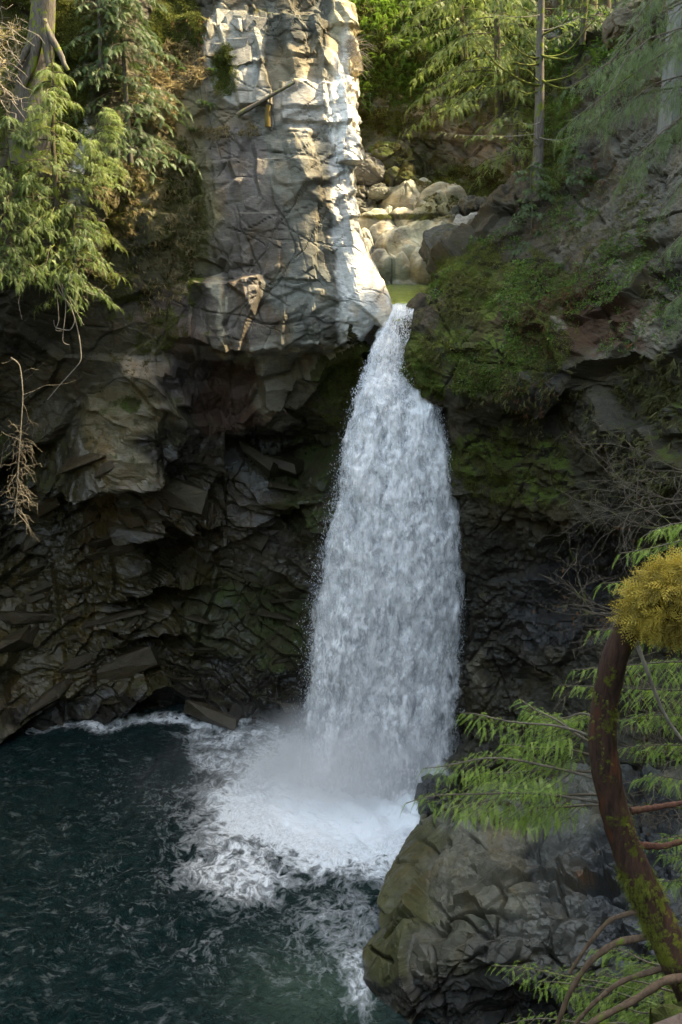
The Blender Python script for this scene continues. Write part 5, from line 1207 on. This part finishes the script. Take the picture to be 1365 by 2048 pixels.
for a in ((1205, 1480, 6.4, 925, 1436, 6.9, .06), (1205, 1500, 6.5, 1035, 1402, 6.9, .03), (1200, 1560, 6.4, 850, 1532, 6.7, .10), (1202, 1605, 6.4, 812, 1612, 6.6, .10), (1205, 1590, 6.6, 905, 1618, 7.0, .05), (1210, 1520, 6.6, 1000, 1490, 7.1, .05), (1205, 1545, 6.6, 930, 1560, 7.0, .05), (1208, 1610, 6.7, 1010, 1640, 7.1, .04), (1210, 1440, 6.6, 1080, 1440, 7.2, .05)):
    bough(tree, *a, n=30, sl=.19, twigs=.36, fwd=.8, hang=.5)
# a second cedar standing off to the right sends boughs in behind the trunk
ced2 = empty('cedar_tree', tuple(P(1560, 1900, 8.5))); tag(ced2, 'fresh green cedar behind the leaning trunk, reaching in from the right edge', 'tree')
W_ = Wood(); W_.tube(curve(P(1560, 2300, 8.5), P(1580, 500, 8.9), 0, 10, .1), np.linspace(.16, .10, 10), 10); W_.build('trunk', M_barkm, ced2)
for a in ((1560, 1090, 8.7, 1240, 1108, 8.0, .12), (1560, 1040, 8.7, 1290, 1068, 8.2, .10), (1560, 1180, 8.7, 1205, 1165, 8.0, .05), (1560, 1270, 8.7, 1180, 1262, 7.9, .05), (1560, 1330, 8.7, 1142, 1338, 7.9, .06), (1560, 1380, 8.7, 1128, 1372, 8.0, .0), (1560, 1420, 8.7, 1230, 1440, 8.2, .0),
          (1560, 1500, 8.7, 1240, 1500, 8.4, .05), (1560, 1560, 8.7, 1270, 1560, 8.4, .0), (1560, 1640, 8.6, 1290, 1690, 8.2, .0), (1560, 1720, 8.6, 1310, 1770, 8.2, .0), (1560, 1800, 8.6, 1330, 1700, 8.2, .0)):
    bough(ced2, *a, n=30, sl=.20, twigs=.22, t0=.3, fwd=.8, hang=.6)
ced3 = empty('cedar_sapling', tuple(P(1400, 2080, 6.6))); tag(ced3, 'low cedar sapling spreading over the bottom right corner under the arching stems', 'sapling')
for a in ((1390, 2010, 6.8, 985, 1936, 7.2, .05), (1390, 2030, 6.6, 1090, 1965, 7.0, .05), (1400, 2060, 6.4, 1010, 2046, 6.8, .05), (1400, 1960, 6.9, 1180, 1890, 7.3, .03), (1390, 2080, 6.3, 1120, 2075, 6.4, .05), (1400, 2000, 6.6, 1210, 1960, 6.7, .05), (1400, 1900, 7.2, 1290, 1850, 7.4, .0), (1400, 2060, 6.2, 1240, 2020, 6.2, .05), (1400, 1930, 7, 1250, 1930, 7.2, 0), (1400, 2090, 6.6, 1180, 2030, 6.9, 0)):
    bough(ced3, *a, n=30, sl=.19, twigs=.3, fwd=.8)
W_ = Wood(); W_.tube(curve(P(1400, 2150, 6.6), P(1395, 1880, 7.1), 0, 6, .05), np.linspace(.03, .015, 6), 6); W_.build('stem', M_twigd, ced3)
# arching dead stems off the trunk, bottom right; broken red limbs
M_stem = bark_material('arching_stem_bark', (.06, .038, .024), (.15, .095, .06), .15, 2.0); M_red = bark_material('red_limb_bark', (.045, .02, .013), (.11, .048, .03), .12, 2.0)
for pts, Y, r_, mt in (([(1310, 1815), (1225, 1838), (1180, 1885), (1140, 1945)], 6.3, .022, M_stem), ([(1335, 1868), (1235, 1885), (1180, 1925), (1140, 1985), (1112, 2060)], 6.3, .030, M_stem), ([(1370, 1925), (1250, 1960), (1190, 2005), (1140, 2060)], 6.25, .024, M_stem),
                    ([(1400, 1950), (1330, 1962), (1270, 2000), (1180, 2048), (1150, 2090)], 5.9, .034, M_stem), ([(1262, 1622), (1310, 1615), (1400, 1600)], 6.6, .030, M_red), ([(1278, 1690), (1330, 1692), (1400, 1670)], 6.6, .032, M_red), ([(1262, 1250), (1290, 1330), (1330, 1430), (1380, 1500)], 7.2, .02, M_twig)):
    c = pxcurve(pts, Y, 0, 24); W_ = Wood(); W_.tube(c, np.linspace(r_, r_*.6, 24)*(1+.12*np.sin(np.arange(24)*1.7)), 8); W_.build('limb', mt, tree)

# ------------------------------------------------------------------ big cedar off to the upper right, boughs hanging into view
random.seed(70)
ced4 = empty('cedar_tree', tuple(P(1640, 1100, 15))); tag(ced4, 'large cedar whose grey-green boughs droop in from the upper right edge', 'tree')
W_ = Wood(); W_.tube(curve(P(1660, 1500, 15), P(1680, -700, 16.5), 0, 12, .15), np.linspace(.38, .2, 12), 12); W_.build('trunk', M_barkm, ced4)
M_cedR = leaf_material('drooping_cedar_green', (.05, .085, .025), (.12, .165, .06), .32, .5)
for a in ((1660, -60, 15.5, 1130, 182, 14.0, .3), (1660, 60, 15.5, 1120, 252, 14.0, .25), (1660, 150, 15.3, 1115, 285, 14.2, .15), (1660, 200, 15.3, 1215, 362, 14.2, .2), (1660, -120, 15.5, 1200, 95, 14.4, .3), (1660, 0, 15.5, 1240, 180, 13.6, .3), (1660, 100, 15.4, 1240, 270, 13.8, .2), (1660, -10, 15.5, 1180, 220, 14.8, .2), (1660, 120, 15.4, 1290, 330, 13.6, .2),
          (1660, 320, 15.2, 1322, 438, 14, .2), (1660, 420, 15.2, 1318, 520, 14, .1), (1660, 480, 15.1, 1330, 600, 14, .1), (1660, 560, 15.1, 1315, 655, 14, .1), (1660, -180, 15.5, 1290, 40, 14.5, .3)):
    a = a[:6] + (a[6]+random.uniform(.1, .6),)
    bough(ced4, *a, r0=.022, n=46, sl=.42, twigs=.24, temps=CED_MID, mat=M_cedR, hang=.75, t0=.3, wob=.3, fwd=.7)
# hand rail of the viewpoint, just entering the bottom right corner
root = empty('handrail', tuple(P(1400, 2100, 1.9))); tag(root, 'brown wooden handrail just showing in the bottom right corner', 'railing')
a = P(1285, 2122, 1.9); b = P(1560, 2005, 2.3)
def beam(p, q, w, h, name, mat, parent):
    p = Vector(p); q = Vector(q); d = (q-p); L = d.length; bm = bmesh.new(); bx(bm, (0, 0, 0), (L, w, h)); bmesh.ops.bevel(bm, geom=bm.edges[:], offset=.008, segments=2, affect='EDGES')
    me = bpy.data.meshes.new(name); bm.to_mesh(me); bm.free(); o = bpy.data.objects.new(name, me); COL.objects.link(o); o.parent = parent
    o.location = (p+q)/2 - Vector(parent.location); o.rotation_euler = d.to_track_quat('X', 'Z').to_euler(); me.materials.append(mat); return o
M_rail = bark_material('weathered_rail_wood', (.05, .034, .026), (.10, .07, .055), 0, 1.5)
beam(a, b, .14, .05, 'rail', M_rail, root); beam(np.array(b)-UPV*.03, np.array(b)-UPV*1.1, .1, .1, 'post', M_rail, root)
print('SCRIPT', round(time.time()-T0, 1))
